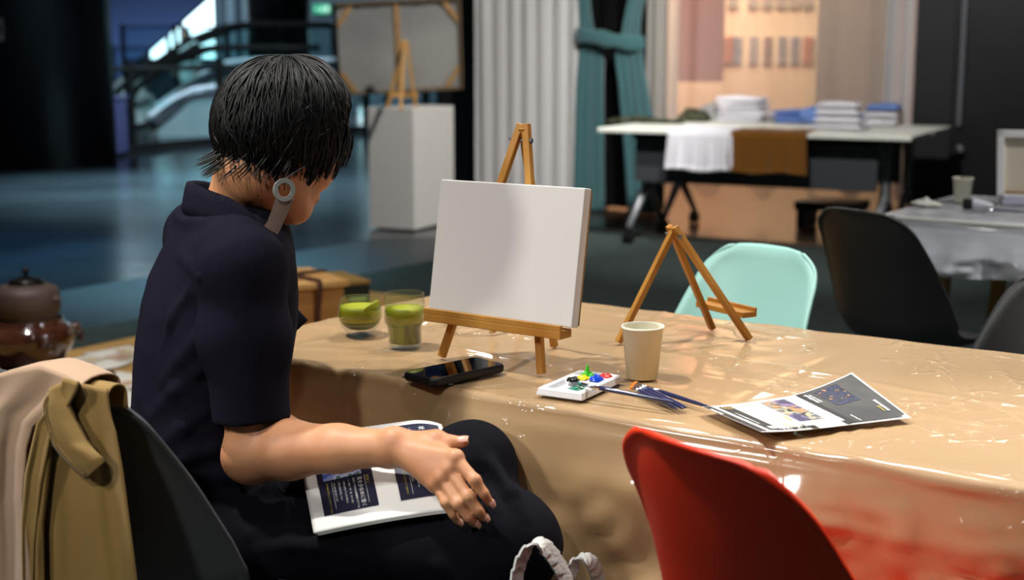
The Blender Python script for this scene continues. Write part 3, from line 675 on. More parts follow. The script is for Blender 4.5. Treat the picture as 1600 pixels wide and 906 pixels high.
# its table easel on the plinth
zt = PH + .0
def stand_easel(name, label, cat, apex, f1, f2, rear, w, m, ledge=None, pin=True, loc=None):
    apex = np.array(apex, float); loc = (np.array(f1) + np.array(f2) + np.array(rear)) / 3 if loc is None else loc
    loc = np.array([loc[0], loc[1], min(f1[2], f2[2], rear[2])])
    t = thing(name, label, cat, loc); side = np.array(f2, float) - np.array(f1, float); side /= np.linalg.norm(side)
    fr = np.array(rear, float) - (np.array(f1) + np.array(f2)) / 2; fr = fr - side * (fr @ side); fr[2] = 0; fr /= np.linalg.norm(fr)
    ov = .05 * np.linalg.norm(apex - f1)
    for f, sg in ((f1, -1), (f2, 1)):
        top = apex + side * sg * w * .75; d = (top - f) / np.linalg.norm(top - f); MB().bar(np.array(f), top + d * ov, w, w * .8, up=fr).build('leg', m, t, bevel=w * .1)
    top = apex + fr * w * .3; d = (top - rear) / np.linalg.norm(top - rear); MB().bar(np.array(rear), top + d * ov * .7, w * .8, w * .9, up=side).build('rear_leg', m, t, bevel=w * .1)
    if pin: 
        c = apex - ZV * w * .6; bt = MB().tube([c - side * w * 1.6, c + side * w * 1.6], w * .14, 8); 
        for sg in (-1, 1): bt.tube([c + side * sg * w * 1.25, c + side * sg * w * 1.5], w * .36, 8)
        s0 = c - side * w * 1.6; bt.bar(s0, s0 - side * w * .5 + ZV * w * .25, w * .4, w * .12); bt.build('wing_bolt', M_steel, t)
    if ledge:
        a, b_, dep, hh = ledge; a = np.array(a, float); b_ = np.array(b_, float); u_ = (b_ - a) / np.linalg.norm(b_ - a); mid = (a + b_) / 2; L = np.linalg.norm(b_ - a)
        nn = -fr; upv = np.cross(u_, nn); upv = upv if upv[2] > 0 else -upv; R = np.stack([u_, nn, upv], 1)
        l = MB().box(mid + nn * dep / 2, (L, dep, hh), R).build('ledge', m, t, bevel=hh * .12)
        MB().box(mid + nn * (dep - hh * .25) + upv * hh * .8, (L, hh * .5, hh * .7), R).build('lip', m, t, bevel=hh * .08)
    rest(t, loc); return t
M_gold = mat('oiled_pine', (.76, .55, .25), .45, var=((.64, .43, .16), 14, (1, 1, .25)))
M_gold2 = mat('pale_pine', (.68, .51, .28), .5)
f1, f2 = atz(606, 168, zt), atz(650, 168, zt); r_ = atz(628, 172, zt) - np.array([0, .02, 0])
ap = at(632, 68, (f1[1] + f2[1]) / 2 - .06)
stand_easel('table_easel', 'light wooden table easel on the plinth holding the turned painting', 'easel', ap, f1, f2, r_ + np.array([0, -.06, 0]), .021, M_gold2,
            ledge=(at(606, 150, f1[1] + .0), at(652, 150, f1[1]), .05, .02))

# ------------------------------------------------------------------ tea corner: mats, kettle on its brazier, boxes, papers
M_tatami = mat('tan_mat', (.74, .58, .33), .8, bump=(180, .4, .002, (1, 12, 1)), var=((.67, .51, .27), 5))
e0 = atz(119, 546, .03); md = NV * np.array([1, 1, 0]); mp_ = np.array([NV[1], -NV[0], 0])
def mat_board(label, s0, s1, w0, w1, zt=.03):
    c = e0 + md * (s0 + s1) / 2 + mp_ * (w0 + w1) / 2; c[2] = zt / 2 + .006
    o = MB().box(c, (s1 - s0 - .006, w1 - w0 - .006, zt - .004), np.stack([md, mp_, ZV], 1)).build('floor_mat', M_tatami, None, bevel=.004)
    return tag(o, label, 'mat', 'tan mats on the floor of the tea corner')
mat_board('tan floor mat under the brazier and its black tray', -1.5, .02, 0, .9)
mat_board('tan floor mat with the printed papers behind the sitter', .02, 1.7, 0, .9)
mat_board('tan floor mat behind the draped coat', -1.5, .02, .9, 1.8)
mat_board('tan floor mat the tea box stands on', .02, 1.7, .9, 1.8)
MT = .034
# brazier + kettle
kc = atz(50, 600, MT); kc[2] = MT
M_glaze = mat('brown_glaze', (.22, .085, .035), .14, coat=1., var=((.36, .21, .12), 7, (1, 1, 1.5), .4, .7)); M_iron = mat('cast_iron', (.27, .21, .19), .55, bump=(90, .5, .003), var=((.34, .27, .235), 6))
s_ = 5.35 / FPX            # metres per pixel there
tr = tag(MB().box(kc + ZV * .012 + np.array([.0, .0, 0]), (.47, .34, .022), np.stack([md, mp_, ZV], 1)).build('tray', mat('tray_black', (.05, .075, .09), .35), None, bevel=.004), 'flat black board under the brown brazier', 'tray')
kz = MT + .024
t = thing('tea_brazier', 'round brown glazed tea brazier with ring lugs on a black board', 'brazier', (kc[0], kc[1], kz))
bp = [(0, .028), (.075, .028), (.085, .02), (.10, .03), (.125, .075), (.152, .125), (.158, .155), (.150, .180), (.128, .196), (.118, .204), (.122, .214), (.112, .216), (.108, .20), (.13, .15), (.09, .06), (0, .05)]
MB().lathe(bp, n=56).build('bowl', M_glaze, t, smooth=True)
for k in range(3):
    a = PI * .3 + k * 2 * PI / 3; MB().tube([(.07 * math.cos(a), .07 * math.sin(a), .035), (.085 * math.cos(a), .085 * math.sin(a), .0)], [.022, .014], 10).build('foot', M_glaze, t, smooth=True)
for a in (-.9, -2.7, .6):
    c = np.array([.158 * math.cos(a), .158 * math.sin(a), .165]); r_ = np.array([math.cos(a), math.sin(a), 0]); tn = np.array([-r_[1], r_[0], 0])
    lg = MB().lathe([(0, -.02), (.02, -.016), (.026, 0), (.02, .016), (0, .02)], c, 14).build('lug', M_glaze, t, smooth=True)
    MB().tube([c + r_ * .022 + tn * .024 * math.sin(x) + ZV * (-.03 + .024 * math.cos(x)) for x in np.linspace(0, 2 * PI, 18)], .006, 8, cap=False).build('ring', M_glaze, lg, smooth=True)
t = thing('kettle', 'rounded rust brown iron kettle with knobbed lid sitting in the brazier', 'kettle', (kc[0], kc[1], kz + .195))
kp_ = [(0, 0), (.10, .0), (.104, .02), (.1, .03), (.112, .045), (.114, .075), (.112, .11), (.104, .128), (.085, .138), (.062, .141), (.058, .147), (.0, .147)]
MB().lathe(kp_, n=48).build('body', M_iron, t, smooth=True)
for a in (-.2, PI - .2): c = np.array([.112 * math.cos(a), .112 * math.sin(a), .09]); MB().lathe([(0, -.016), (.013, -.01), (.016, 0), (.013, .01), (0, .016)], c, 12).build('lug', M_iron, t, smooth=True)
ld = MB().lathe([(0, .147), (.06, .147), (.062, .152), (.045, .162), (.02, .169), (0, .171)], n=36).build('lid', mat('dark_bronze', (.12, .11, .10), .35, .6), t, smooth=True)
MB().lathe([(0, .168), (.006, .17), (.006, .180), (.013, .186), (.014, .194), (.008, .201), (0, .202)], n=18).build('knob', mat('knob_bronze', (.10, .075, .07), .4, .4), ld, smooth=True)
# wooden tea box with a cord, small jar on it, dark green box
zb = .40
c0, c1 = atz(438, 447, zb), atz(543, 437.5, zb); ub = (c1 - c0); wb = np.linalg.norm(ub) + .10; ub /= np.linalg.norm(ub); vb = np.array([-ub[1], ub[0], 0]); vb = vb if vb[1] > 0 else -vb
BO = atz(546, 437, zb); BO[2] = MT; dbx = .36
def bx(x, y, z): return BO - ub * x + vb * y + ZV * z
RB = np.stack([ub, vb, ZV], 1); hb = zb - MT
t = thing('wooden_box', 'pale wooden tea box with an overhanging lid, tied with brown cord', 'box', bx(wb / 2, dbx / 2, 0))
M_box = mat('box_wood', (.70, .50, .27), .6, var=((.62, .42, .20), 3, (1, 1, 10)))
MB().box(bx(wb / 2, dbx / 2, (hb - .02) / 2 + .001), (wb - .03, dbx - .03, hb - .022), RB).build('box_body', M_box, t, bevel=.003)
MB().box(bx(wb / 2, dbx / 2, hb - .012), (wb, dbx, .022), RB).build('lid', mat('lid_wood', (.80, .62, .38), .6, var=((.72, .53, .29), 3, (1, 1, 10))), t, bevel=.003)
M_cord = mat('brown_cord', (.27, .14, .08), .8)
def cord(P, w): return MB().tube(P, w, 8).build('cord', M_cord, t, smooth=True)
xk = .115
cord([bx(xk + .02, dbx + .004, hb - .1), bx(xk + .02, dbx + .004, hb + .003), bx(xk + .03, dbx * .5, hb + .005), bx(xk, -.003, hb + .004), bx(xk - .002, -.004, hb - .02), bx(xk + .006, .008, hb - .12), bx(xk + .004, .008, .02)], .009)
cord([bx(-.003, dbx * .62, hb - .1), bx(-.003, dbx * .62, hb + .003), bx(.1, dbx * .55, hb + .006), bx(wb * .5, dbx * .45, hb + .006), bx(wb - .02, dbx * .42, hb + .006)], .007)
cord([bx(xk + .004, .008, .24), bx(xk - .006, .004, .12), bx(xk - .002, .008, .02)], .006)
MB().box(bx(-.002, .06, hb * .72), (.02, .03, .05), RB).build('side_latch', M_box, t)
rest(t, t.location)
jc = atz(446, 438, zb + .001); t = thing('ceramic_jar', 'small round pinkish ceramic jar on the wooden box', 'jar', jc)
MB().lathe([(0, 0), (.022, 0), (.034, .012), (.040, .032), (.036, .054), (.024, .064), (.020, .066)], n=28).build('jar_body', mat('pink_ceramic', (.62, .40, .33), .3, coat=.5, var=((.7, .5, .42), 20)), t, smooth=True)
MB().lathe([(.021, .066), (.022, .069), (.012, .074), (.005, .075), (.006, .080), (0, .082)], n=24).build('jar_lid', mat('pink_lid', (.55, .36, .3), .35), t, smooth=True)
gz = .36; g0 = atz(550, 441, gz); g0[2] = MT; gw = .13
t = thing('green_box', 'dark green box with a pale handle just behind the wooden box', 'box', g0 + ub * .02)
cg = g0 + ub * .012 + vb * .14
MB().box(cg + ZV * gz / 2 - ZV * MT / 2, (gw, .26, gz - MT - .02), RB).build('box_body', mat('dark_green', (.10, .14, .07), .5), t, bevel=.004)
MB().box(cg + ZV * (gz - MT - .006), (gw + .006, .266, .012), RB).build('lid', mat('lid_tan', (.55, .42, .2), .5), t)
MB().bar(cg - vb * .136 + ZV * (gz - .1) - ub * .02, cg - vb * .136 + ZV * (gz - .1) + ub * .045, .012, .016).build('handle', mat('pale_green', (.55, .62, .42), .5), t); rest(t, t.location)
# printed papers lying on the mat
M_pap = mat('paper', (.86, .84, .80), .7)
def paper(label, u, v, w, d, rz, seed, prints):
    c = atz(u, v, MT); n = 12; s = np.linspace(-.5, .5, n); X, Y = np.meshgrid(s * w, s * d, indexing='ij'); Z = MT + .003 + .012 * (n2(X * 7 + seed, Y * 7, seed) + 1) * .5
    cr, sr = math.cos(rz), math.sin(rz); o = MB().grid(np.stack([c[0] + X * cr - Y * sr, c[1] + X * sr + Y * cr, Z], -1)).build('paper_sheet', M_pap, None, smooth=True, solid=.0008)
    tag(o, label, 'paper', 'printed papers on the tan mat')
    for (a, b_, cc, dd, cl) in prints:
        k = 6; X2, Y2 = np.meshgrid(np.linspace(a - .5, b_ - .5, k) * w, np.linspace(cc - .5, dd - .5, k) * d, indexing='ij'); Z2 = MT + .0065 + .012 * (n2(X2 * 7 + seed, Y2 * 7, seed) + 1) * .5
        MB().grid(np.stack([c[0] + X2 * cr - Y2 * sr, c[1] + X2 * sr + Y2 * cr, Z2], -1)).build('print_block', mat('print_' + str(seed), cl, .7, var=((.8, .75, .66), 12)), o, smooth=True)
paper('printed paper nearest the brazier on the tan mat', 142, 572, .17, .24, 1.0, 3, [(.1, .45, .3, .7, (.70, .55, .44)), (.5, .9, .5, .8, (.75, .66, .5))])
paper('printed paper touching the sitter outline, upper one on the mat', 190, 557, .20, .26, .75, 5, [(.1, .5, .15, .5, (.72, .56, .46)), (.55, .85, .3, .8, (.74, .62, .46))])
paper('printed paper just above the draped coat', 188, 598, .19, .26, .95, 6, [(.1, .9, .1, .35, (.74, .6, .48))])
paper('plain white paper at the chair rim, lowest on the mat', 200, 628, .17, .24, .9, 8, [])
# ------------------------------------------------------------------ work tables and their covers
TT = .72
def tframe(O, d, n):
    return lambda s, w, z=0.: np.array(O) + d * s + n * w + ZV * z
def draped_cover(fr, L, W, z, zb, m, name, rc=.03, r=.02, step=.012, folds=1., seed=0, parent=None, bulge=0.):
    # perimeter of the rounded rectangle, counter-clockwise
    pts = []
    def seg(a, b):
        n = max(2, int(np.hypot(b[0] - a[0], b[1] - a[1]) / step)); 
        for i in range(n): pts.append((a[0] + (b[0] - a[0]) * i / n, a[1] + (b[1] - a[1]) * i / n))
    def arc(c, a0):
        n = max(4, int(rc * PI / 2 / step) + 3)
        for i in range(n): a = a0 + PI / 2 * i / n; pts.append((c[0] + rc * math.cos(a), c[1] + rc * math.sin(a)))
    seg((rc, 0), (L - rc, 0)); arc((L - rc, rc), -PI / 2); seg((L, rc), (L, W - rc)); arc((L - rc, W - rc), 0)
    seg((L - rc, W), (rc, W)); arc((rc, W - rc), PI / 2); seg((0, W - rc), (0, rc)); arc((rc, rc), PI)
    P = np.array(pts); n = len(P); nx = np.roll(P, -1, 0) - np.roll(P, 1, 0); N = np.stack([nx[:, 1], -nx[:, 0]], 1); N /= np.linalg.norm(N, axis=1)[:, None]
    per = np.concatenate([[0], np.cumsum(np.linalg.norm(np.diff(P, axis=0), axis=1))])
    C = np.stack([np.clip(P[:, 0], W / 2, L - W / 2), np.full(n, W / 2)], 1)
    rings = []; k = int(W / 2 / step)
    Pin = P - N * r
    def top(S, Wd):
        cr = 0
        for i in range(22):
            rr = np.random.default_rng(seed * 31 + i); a = rr.uniform(0, PI) if i > 5 else (0 if i % 2 else PI / 2) + rr.normal() * .05
            c = rr.uniform(0, 1, 2) * (L, W); dd = (S - c[0]) * math.sin(a) - (Wd - c[1]) * math.cos(a); al = (S - c[0]) * math.cos(a) + (Wd - c[1]) * math.sin(a)
            dd = dd + .012 * n2(al * 6, i, seed + i); cr = np.maximum(cr, np.exp(-(dd / .006) ** 2) * np.clip(1.3 - np.abs(al) / rr.uniform(.1, .45), 0, 1))
        return -.0048 + .0034 * cr + .0008 * n2(S * 9, Wd * 9, seed) + .0004 * n2(S * 31, Wd * 31, seed + 1)
    for i in range(k + 1):
        q = i / k; A = C + (Pin - C) * q; rings.append((A, z + top(A[:, 0], A[:, 1])))
    for a in np.linspace(0, PI / 2, 6)[1:]:
        off = r * math.sin(a); A = Pin + N * (off + .006 * a / 1.57 * n2(per * 7, 1, seed + 8))[:, None]; rings.append((A, z - .004 - r * (1 - math.cos(a)) + .0022 * n2(per * 22, a, seed) + .002 * n2(per * 6, 4, seed)))
    zbot = zb(P[:, 0], P[:, 1]) if callable(zb) else np.full(n, zb)
    nd = 22
    for j in range(1, nd + 1):
        q = j / nd; drop = (z - r - zbot) * q
        f = n2(per * 5.5, q * 1.2, seed + 5) * .024 + n2(per * 13, q * 2.5, seed + 6) * .014 + np.abs(n2(per * 24, q * 5 + per * 3, seed + 7)) * .010
        out = folds * 1.6 * np.minimum(drop * 14, 1) * (f * q ** .6 + .008 * q + .012) + bulge * math.sin(q * PI * .8) * .5
        A = P + N * np.maximum(out, .001)[:, None]; rings.append((A, z - r - .002 - drop))
    G = np.zeros((len(rings), n, 3))
    for i, (A, zz_) in enumerate(rings): G[i] = np.array(fr(0, 0)) + (fr(1, 0) - fr(0, 0)) * A[:, :1] + (fr(0, 1) - fr(0, 0)) * A[:, 1:2]; G[i, :, 2] = zz_
    return MB().grid(G, wrap=True).build(name, m, parent, smooth=True)

def film_mat(name, c, c2, base_r=.6, coat=.6, bscale=42, bstr=.9, bdist=.010):
    """paper or sheet under clear crinkled film: the film is a clear coat with its own crinkles"""
    m = mat(name, c, base_r, coat=coat, coatr=.10, var=(c2, 2.2))
    nt = m.node_tree; p = nt.nodes['Principled BSDF']; tc = [n for n in nt.nodes if n.type == 'TEX_COORD'][0]
    # crinkles: creased cells at two sizes, only where a broad mask lets them through
    L = nt.links.new
    nz = nt.nodes.new('ShaderNodeTexNoise'); nz.inputs['Scale'].default_value = 7; nz.inputs['Detail'].default_value = 3; L(tc.outputs['Object'], nz.inputs['Vector'])
    wp = nt.nodes.new('ShaderNodeVectorMath'); wp.operation = 'SCALE'; wp.inputs['Scale'].default_value = .16; L(nz.outputs['Color'], wp.inputs[0])
    ad = nt.nodes.new('ShaderNodeVectorMath'); ad.operation = 'ADD'; L(tc.outputs['Object'], ad.inputs[0]); L(wp.outputs[0], ad.inputs[1])
    hs_ = []
    for sc, w in ((bscale * .16, 1.0), (bscale * .55, .30)):
        vo = nt.nodes.new('ShaderNodeTexVoronoi'); vo.feature = 'DISTANCE_TO_EDGE'; vo.inputs['Scale'].default_value = sc; L(ad.outputs[0], vo.inputs['Vector'])
        mr = nt.nodes.new('ShaderNodeMapRange'); mr.interpolation_type = 'SMOOTHSTEP'; mr.inputs['From Max'].default_value = .045; mr.inputs['To Min'].default_value = w; mr.inputs['To Max'].default_value = 0; L(vo.outputs['Distance'], mr.inputs['Value']); hs_.append(mr)
    sm_ = nt.nodes.new('ShaderNodeMath'); sm_.operation = 'ADD'; L(hs_[0].outputs[0], sm_.inputs[0]); L(hs_[1].outputs[0], sm_.inputs[1])
    v2 = nt.nodes.new('ShaderNodeTexNoise'); v2.inputs['Scale'].default_value = 5.0; v2.inputs['Detail'].default_value = 2; L(tc.outputs['Object'], v2.inputs['Vector'])
    mk = nt.nodes.new('ShaderNodeMapRange'); mk.inputs['From Min'].default_value = .50; mk.inputs['From Max'].default_value = .68; L(v2.outputs['Fac'], mk.inputs['Value'])
    mu = nt.nodes.new('ShaderNodeMath'); mu.operation = 'MULTIPLY'; L(sm_.outputs[0], mu.inputs[0]); L(mk.outputs[0], mu.inputs[1])
    b = nt.nodes.new('ShaderNodeBump'); b.inputs['Strength'].default_value = bstr; b.inputs['Distance'].default_value = bdist
    L(mu.outputs[0], b.inputs['Height']); L(b.outputs[0], p.inputs['Coat Normal'])
    return m
M_kraft = film_mat('kraft_under_film', (.665, .54, .38), (.63, .505, .345))
M_grey_film = film_mat('grey_film_cover', (.74, .75, .77), (.69, .70, .72), .45, .7)
S0, N0, LEN, WID = -1.80, 1.640, 1.95, .745
TO = DV * S0 + NV * N0
fr1 = tframe(TO, DV, NV)
M_legmetal = mat('leg_metal', (.55, .56, .58), .35, .9)
def folding_table(label, fr, L, W, wood=False):
    c = fr(L / 2, W / 2); t = thing('folding_table', label, 'table', (c[0], c[1], 0)); e = fr(1, 0) - fr(0, 0); g = fr(0, 1) - fr(0, 0); R = np.stack([e, g, ZV], 1)
    MB().box(fr(L / 2, W / 2, TT - .022), (L - .012, W - .012, .03), R).build('tabletop', M_top, t, bevel=.005)
    for s in (.16, L - .16):
        for w in (.07, W - .07):
            if wood: MB().bar(fr(s, w, .006), fr(s + (.05 if s < 1 else -.05), w, TT - .037), .05, .04).build('leg', M_gold2, t, bevel=.004)
            else: MB().tube([fr(s, w, .006), fr(s, w, TT - .037)], .016, 12).build('leg', M_legmetal, t, smooth=True)
        MB().bar(fr(s, .07, .16 if not wood else .55), fr(s, W - .07, .16 if not wood else .55), .025, .025).build('cross_bar', M_legmetal if not wood else M_gold2, t)
    rest(t, t.location); return t
folding_table('long work table hidden under the brown paper cover', fr1, LEN, WID)
sm = lambda x, a, b: np.clip((x - a) / (b - a), 0, 1) ** 2 * (3 - 2 * np.clip((x - a) / (b - a), 0, 1))
zb1 = lambda s, w: np.where(w < .2, .40 + .16 * sm(s, .55, 1.15) + .012 * n2(s * 6, 0, 3), np.where(s < .1, .40, .55))
cov = draped_cover(fr1, LEN, WID, TT, zb1, M_kraft, 'table_cover', seed=4, r=.016, rc=.03)
tag(cov, 'brown kraft paper table cover under shiny clear film, draped over the work table', 'table cover')
# clear film showing below the paper edge
m_ = sheer('clear_film', (.62, .62, .60), .5)
def film_strip():
    s = np.linspace(.05, 1.5, 120); q = np.linspace(0, 1, 8); S, Q = np.meshgrid(s, q, indexing='ij')
    z1 = zb1(S, 0 * S) + .02; Z = z1 - Q * (.05 + .03 * n2(S * 5, 1, 7)); o_ = -.028 - .012 * n2(S * 9, Q * 2, 9)
    G = TO + DV * S[..., None] + NV * o_[..., None] + ZV * Z[..., None]; G[..., 2] = Z
    return MB().grid(G).build('film_edge', m_, cov, smooth=True)

ZT = TT + .0002                            # things stand here
# second table with grey film
T2 = np.array([1.10, 4.30, 0]); fr2 = tframe(T2, DV, NV)
folding_table('wooden-legged table under the grey plastic sheet', fr2, 1.8, .75, True)
tag(draped_cover(fr2, 1.8, .75, TT, lambda s, w: .56 + .02 * n2(s * 4, w * 4, 2), M_grey_film, 'table_cover', seed=9, r=.03, rc=.06, folds=1.7, bulge=.03), 'shiny grey plastic sheet draped over the second table', 'table cover')

def unit_(v): return np.array(v, float) / np.linalg.norm(v)
# ------------------------------------------------------------------ canvas on its easel
ef1, ef2, er = atz(690, 557, ZT), atz(846, 584, ZT), atz(866, 541, ZT)
emid = (ef1 + ef2) / 2
ap = at(816, 212, 0.72 * emid[1] + .28 * er[1] + .0)
cbl, cbr, ctr, ctl = [None] * 4
# the canvas leans on the front legs, in a plane just in front of them
ln_ = np.cross(ef2 - ef1, ap - ef1); ln_ /= np.linalg.norm(ln_); ln_ = ln_ if ln_[1] < 0 else -ln_          # towards the viewer
def onleg(u, v, off):
    o = np.array([0, 0, EYE]); d = ray(u, v); return o + d * (((ef1 + ln_ * off - o) @ ln_) / (d @ ln_))
back = np.array([-ln_[0], -ln_[1], 0]); back /= np.linalg.norm(back)
bl, br, tr_, tl_ = onleg(667, 483, .026), onleg(891, 511, .026), onleg(917, 295, .026), onleg(691, 279, .026)
ex = unit_(br - bl + tr_ - tl_); cup_ = (tl_ - bl + tr_ - br); cup_ -= ex * (cup_ @ ex); cup_ = unit_(cup_); cn_ = ln_
cc_ = (bl + br + tr_ + tl_) / 4; CWd = ((br - bl) @ ex + (tr_ - tl_) @ ex) / 2; CH = ((tl_ - bl) @ cup_ + (tr_ - br) @ cup_) / 2; RC = np.stack([ex, cup_, cn_], 1)
print('canvas', CWd, CH, 'tilt', ex)
bl, br = cc_ - ex * CWd / 2 - cup_ * CH / 2, cc_ + ex * CWd / 2 - cup_ * CH / 2
easel = stand_easel('table_easel', 'wooden table easel holding the blank white canvas', 'easel', ap, ef1, ef2, er, .0125, M_gold,
                    ledge=(bl - ex * .0 - cup_ * .0085 - ln_ * .019, br - ex * .012 - cup_ * .0085 - ln_ * .019, .030, .013))
M_canvas = mat('primed_canvas', (.83, .82, .80), .85, spec=.15, bump=(900, .25, .0006))
t = thing('blank_canvas', 'blank white stretched canvas standing on the front wooden easel', 'canvas', (bl + br) / 2)
MB().box(cc_ - cn_ * .0085, (CWd, CH, .017), RC).build('canvas_face', M_canvas, t, bevel=.002)
b = MB(); fw = .03
for (x, y, w, h) in ((0, CH / 2 - fw / 2, CWd - .006, fw), (0, -CH / 2 + fw / 2, CWd - .006, fw), (CWd / 2 - fw / 2, 0, fw, CH - .006), (-CWd / 2 + fw / 2, 0, fw, CH - .006)):
    b.box(cc_ + ex * x + cup_ * y - cn_ * .018, (w, h, .004), RC)
b.build('stretcher_bars', M_pine, t); rest(t, t.location)
# second, mostly hidden easel behind the canvas: only the feet of its legs show
hf1, hf2 = atz(699, 503, ZT), atz(770, 520, ZT); hs = (hf2 - hf1); hs /= np.linalg.norm(hs); hb_ = np.array([-hs[1], hs[0], 0]); hb_ = hb_ if hb_[1] > 0 else -hb_
hap = (hf1 + hf2) / 2 + ZV * .20 + hb_ * .04
stand_easel('small_easel', 'small wooden easel hidden behind the canvas, only its feet showing', 'easel', hap, hf1, hf2, (hf1 + hf2) / 2 + hb_ * .13, .011, M_gold2, pin=True)
# empty easel seen from the side
g1, g2, gr = atz(1113, 513, ZT), atz(1171, 530, ZT), atz(966, 535, ZT)
gap_ = at(1054, 362, .5 * ((g1 + g2) / 2)[1] + .5 * gr[1] )
gs = (g2 - g1) / np.linalg.norm(g2 - g1); gfr = gr - (g1 + g2) / 2; gfr -= gs * (gfr @ gs); gfr[2] = 0; gfr /= np.linalg.norm(gfr)
yl = g1[1] * .9 + .1 * gr[1]
la, lb = at(1092, 474, g1[1]), at(1158, 495, g2[1]); zl = (la[2] + lb[2]) / 2; la[2] = lb[2] = zl
stand_easel('table_easel', 'empty wooden table easel standing with no canvas on it', 'easel', gap_, g1, g2, gr, .0125, M_gold, ledge=(la - gs * .01, lb + gs * .005, .030, .010))

# ------------------------------------------------------------------ glasses of green tea
def wall_glass(name):
    m = bpy.data.materials.new(name); m.use_nodes = True; nt = m.node_tree; nt.nodes.clear()
    out = nt.nodes.new('ShaderNodeOutputMaterial'); mix = nt.nodes.new('ShaderNodeMixShader'); tr = nt.nodes.new('ShaderNodeBsdfTransparent'); g = nt.nodes.new('ShaderNodeBsdfGlossy'); fr = nt.nodes.new('ShaderNodeFresnel'); mt = nt.nodes.new('ShaderNodeMath')
    tr.inputs[0].default_value = (.96, .98, .96, 1); g.inputs['Roughness'].default_value = .03
    nt.nodes.remove(fr); lw = nt.nodes.new('ShaderNodeLayerWeight'); lw.inputs[0].default_value = .5; mt.operation = 'POWER'; mt.inputs[1].default_value = 3.0
    sc = nt.nodes.new('ShaderNodeMath'); sc.operation = 'MULTIPLY_ADD'; sc.inputs[1].default_value = .6; sc.inputs[2].default_value = .05
    L = nt.links.new; L(lw.outputs['Facing'], mt.inputs[0]); L(mt.outputs[0], sc.inputs[0]); L(sc.outputs[0], mix.inputs[0]); L(tr.outputs[0], mix.inputs[1]); L(g.outputs[0], mix.inputs[2]); L(mix.outputs[0], out.inputs[0]); return m
M_cl = wall_glass('drinking_glass')
M_matcha = mat('matcha', (.50, .52, .05), .3, var=((.60, .60, .10), 60), coat=.4)
M_foam = mat('matcha_foam', (.66, .67, .11), .5, var=((.60, .61, .08), 30, (1, 1, 1)))
M_deep = mat('matcha_deep', (.38, .41, .05), .35)
c = atz(563, 521, ZT); k_ = 1.0
t = thing('round_glass', 'round clear glass of frothy green tea with a smear up one side', 'glass', (c[0], c[1], ZT))
ou = [(0, 0), (.022, .0), (.024, .004), (.034, .016), (.0395, .032), (.0375, .05), (.0335, .064)]
inn = [(.0320, .064), (.0358, .05), (.0378, .032), (.0325, .018), (.022, .010), (0, .009)]
MB().lathe(ou + [(.0328, .0652)] + inn, n=64).build('glass_bowl', M_cl, t, smooth=True)
MB().lathe([(0, .0095), (.0215, .0105), (.0320, .0182), (.0352, .024), (0, .024)], n=48).build('dark_tea', M_deep, t, smooth=True)
MB().lathe([(0, .0242), (.0353, .0242), (.0376, .032), (.0366, .043), (.0355, .0495), (.03, .0505), (0, .050)], n=48).build('tea_froth', M_foam, t, smooth=True)
aa = np.linspace(-1.25, .75, 24); V = []
for a in aa:
    h = .0495 + .012 * max(0, math.sin((a + 1.25) / 2.0 * PI)) ** .7
    V.append([((.0357 - (z_ - .0495) * .17) * math.cos(a), (.0357 - (z_ - .0495) * .17) * math.sin(a), z_) for z_ in np.linspace(.046, h, 6)])
MB().grid(np.array(V)).build('froth_smear', M_foam, t, smooth=True, solid=.001)
c = atz(633, 540, ZT)
t = thing('ribbed_glass', 'tall ribbed stacking glass of milky green tea beside the canvas', 'glass', (c[0], c[1], ZT))
rip = lambda a, z: .012 * math.cos(44 * a)
oz = [(0, 0), (.0275, 0), (.0285, .003), (.0285, .034), (.0335, .040), (.0340, .060), (.0332, .066), (.0330, .090)]
iz = [(.0312, .090), (.0314, .066), (.0318, .058), (.0315, .041), (.0268, .034), (.0265, .006), (0, .005)]
MB().lathe(oz + [(.0322, .0912)] + iz, n=176, ripple=lambda a, z: rip(a, z) if z > .004 else 0).build('glass_wall', M_cl, t, smooth=True)
mm = mat('milky_matcha', (.62, .66, .20), .4, var=((.30, .33, .06), 55, (1, 1, .22), .42, .62))
MB().lathe([(0, .0056), (.0260, .0062), (.0262, .034), (.0308, .0412), (0, .0412)], n=48).build('tea', mm, t, smooth=True)
MB().lathe([(0, .0414), (.0309, .0414), (.0311, .058), (.0308, .0665), (0, .0668)], n=48).build('tea_top', M_foam, t, smooth=True)

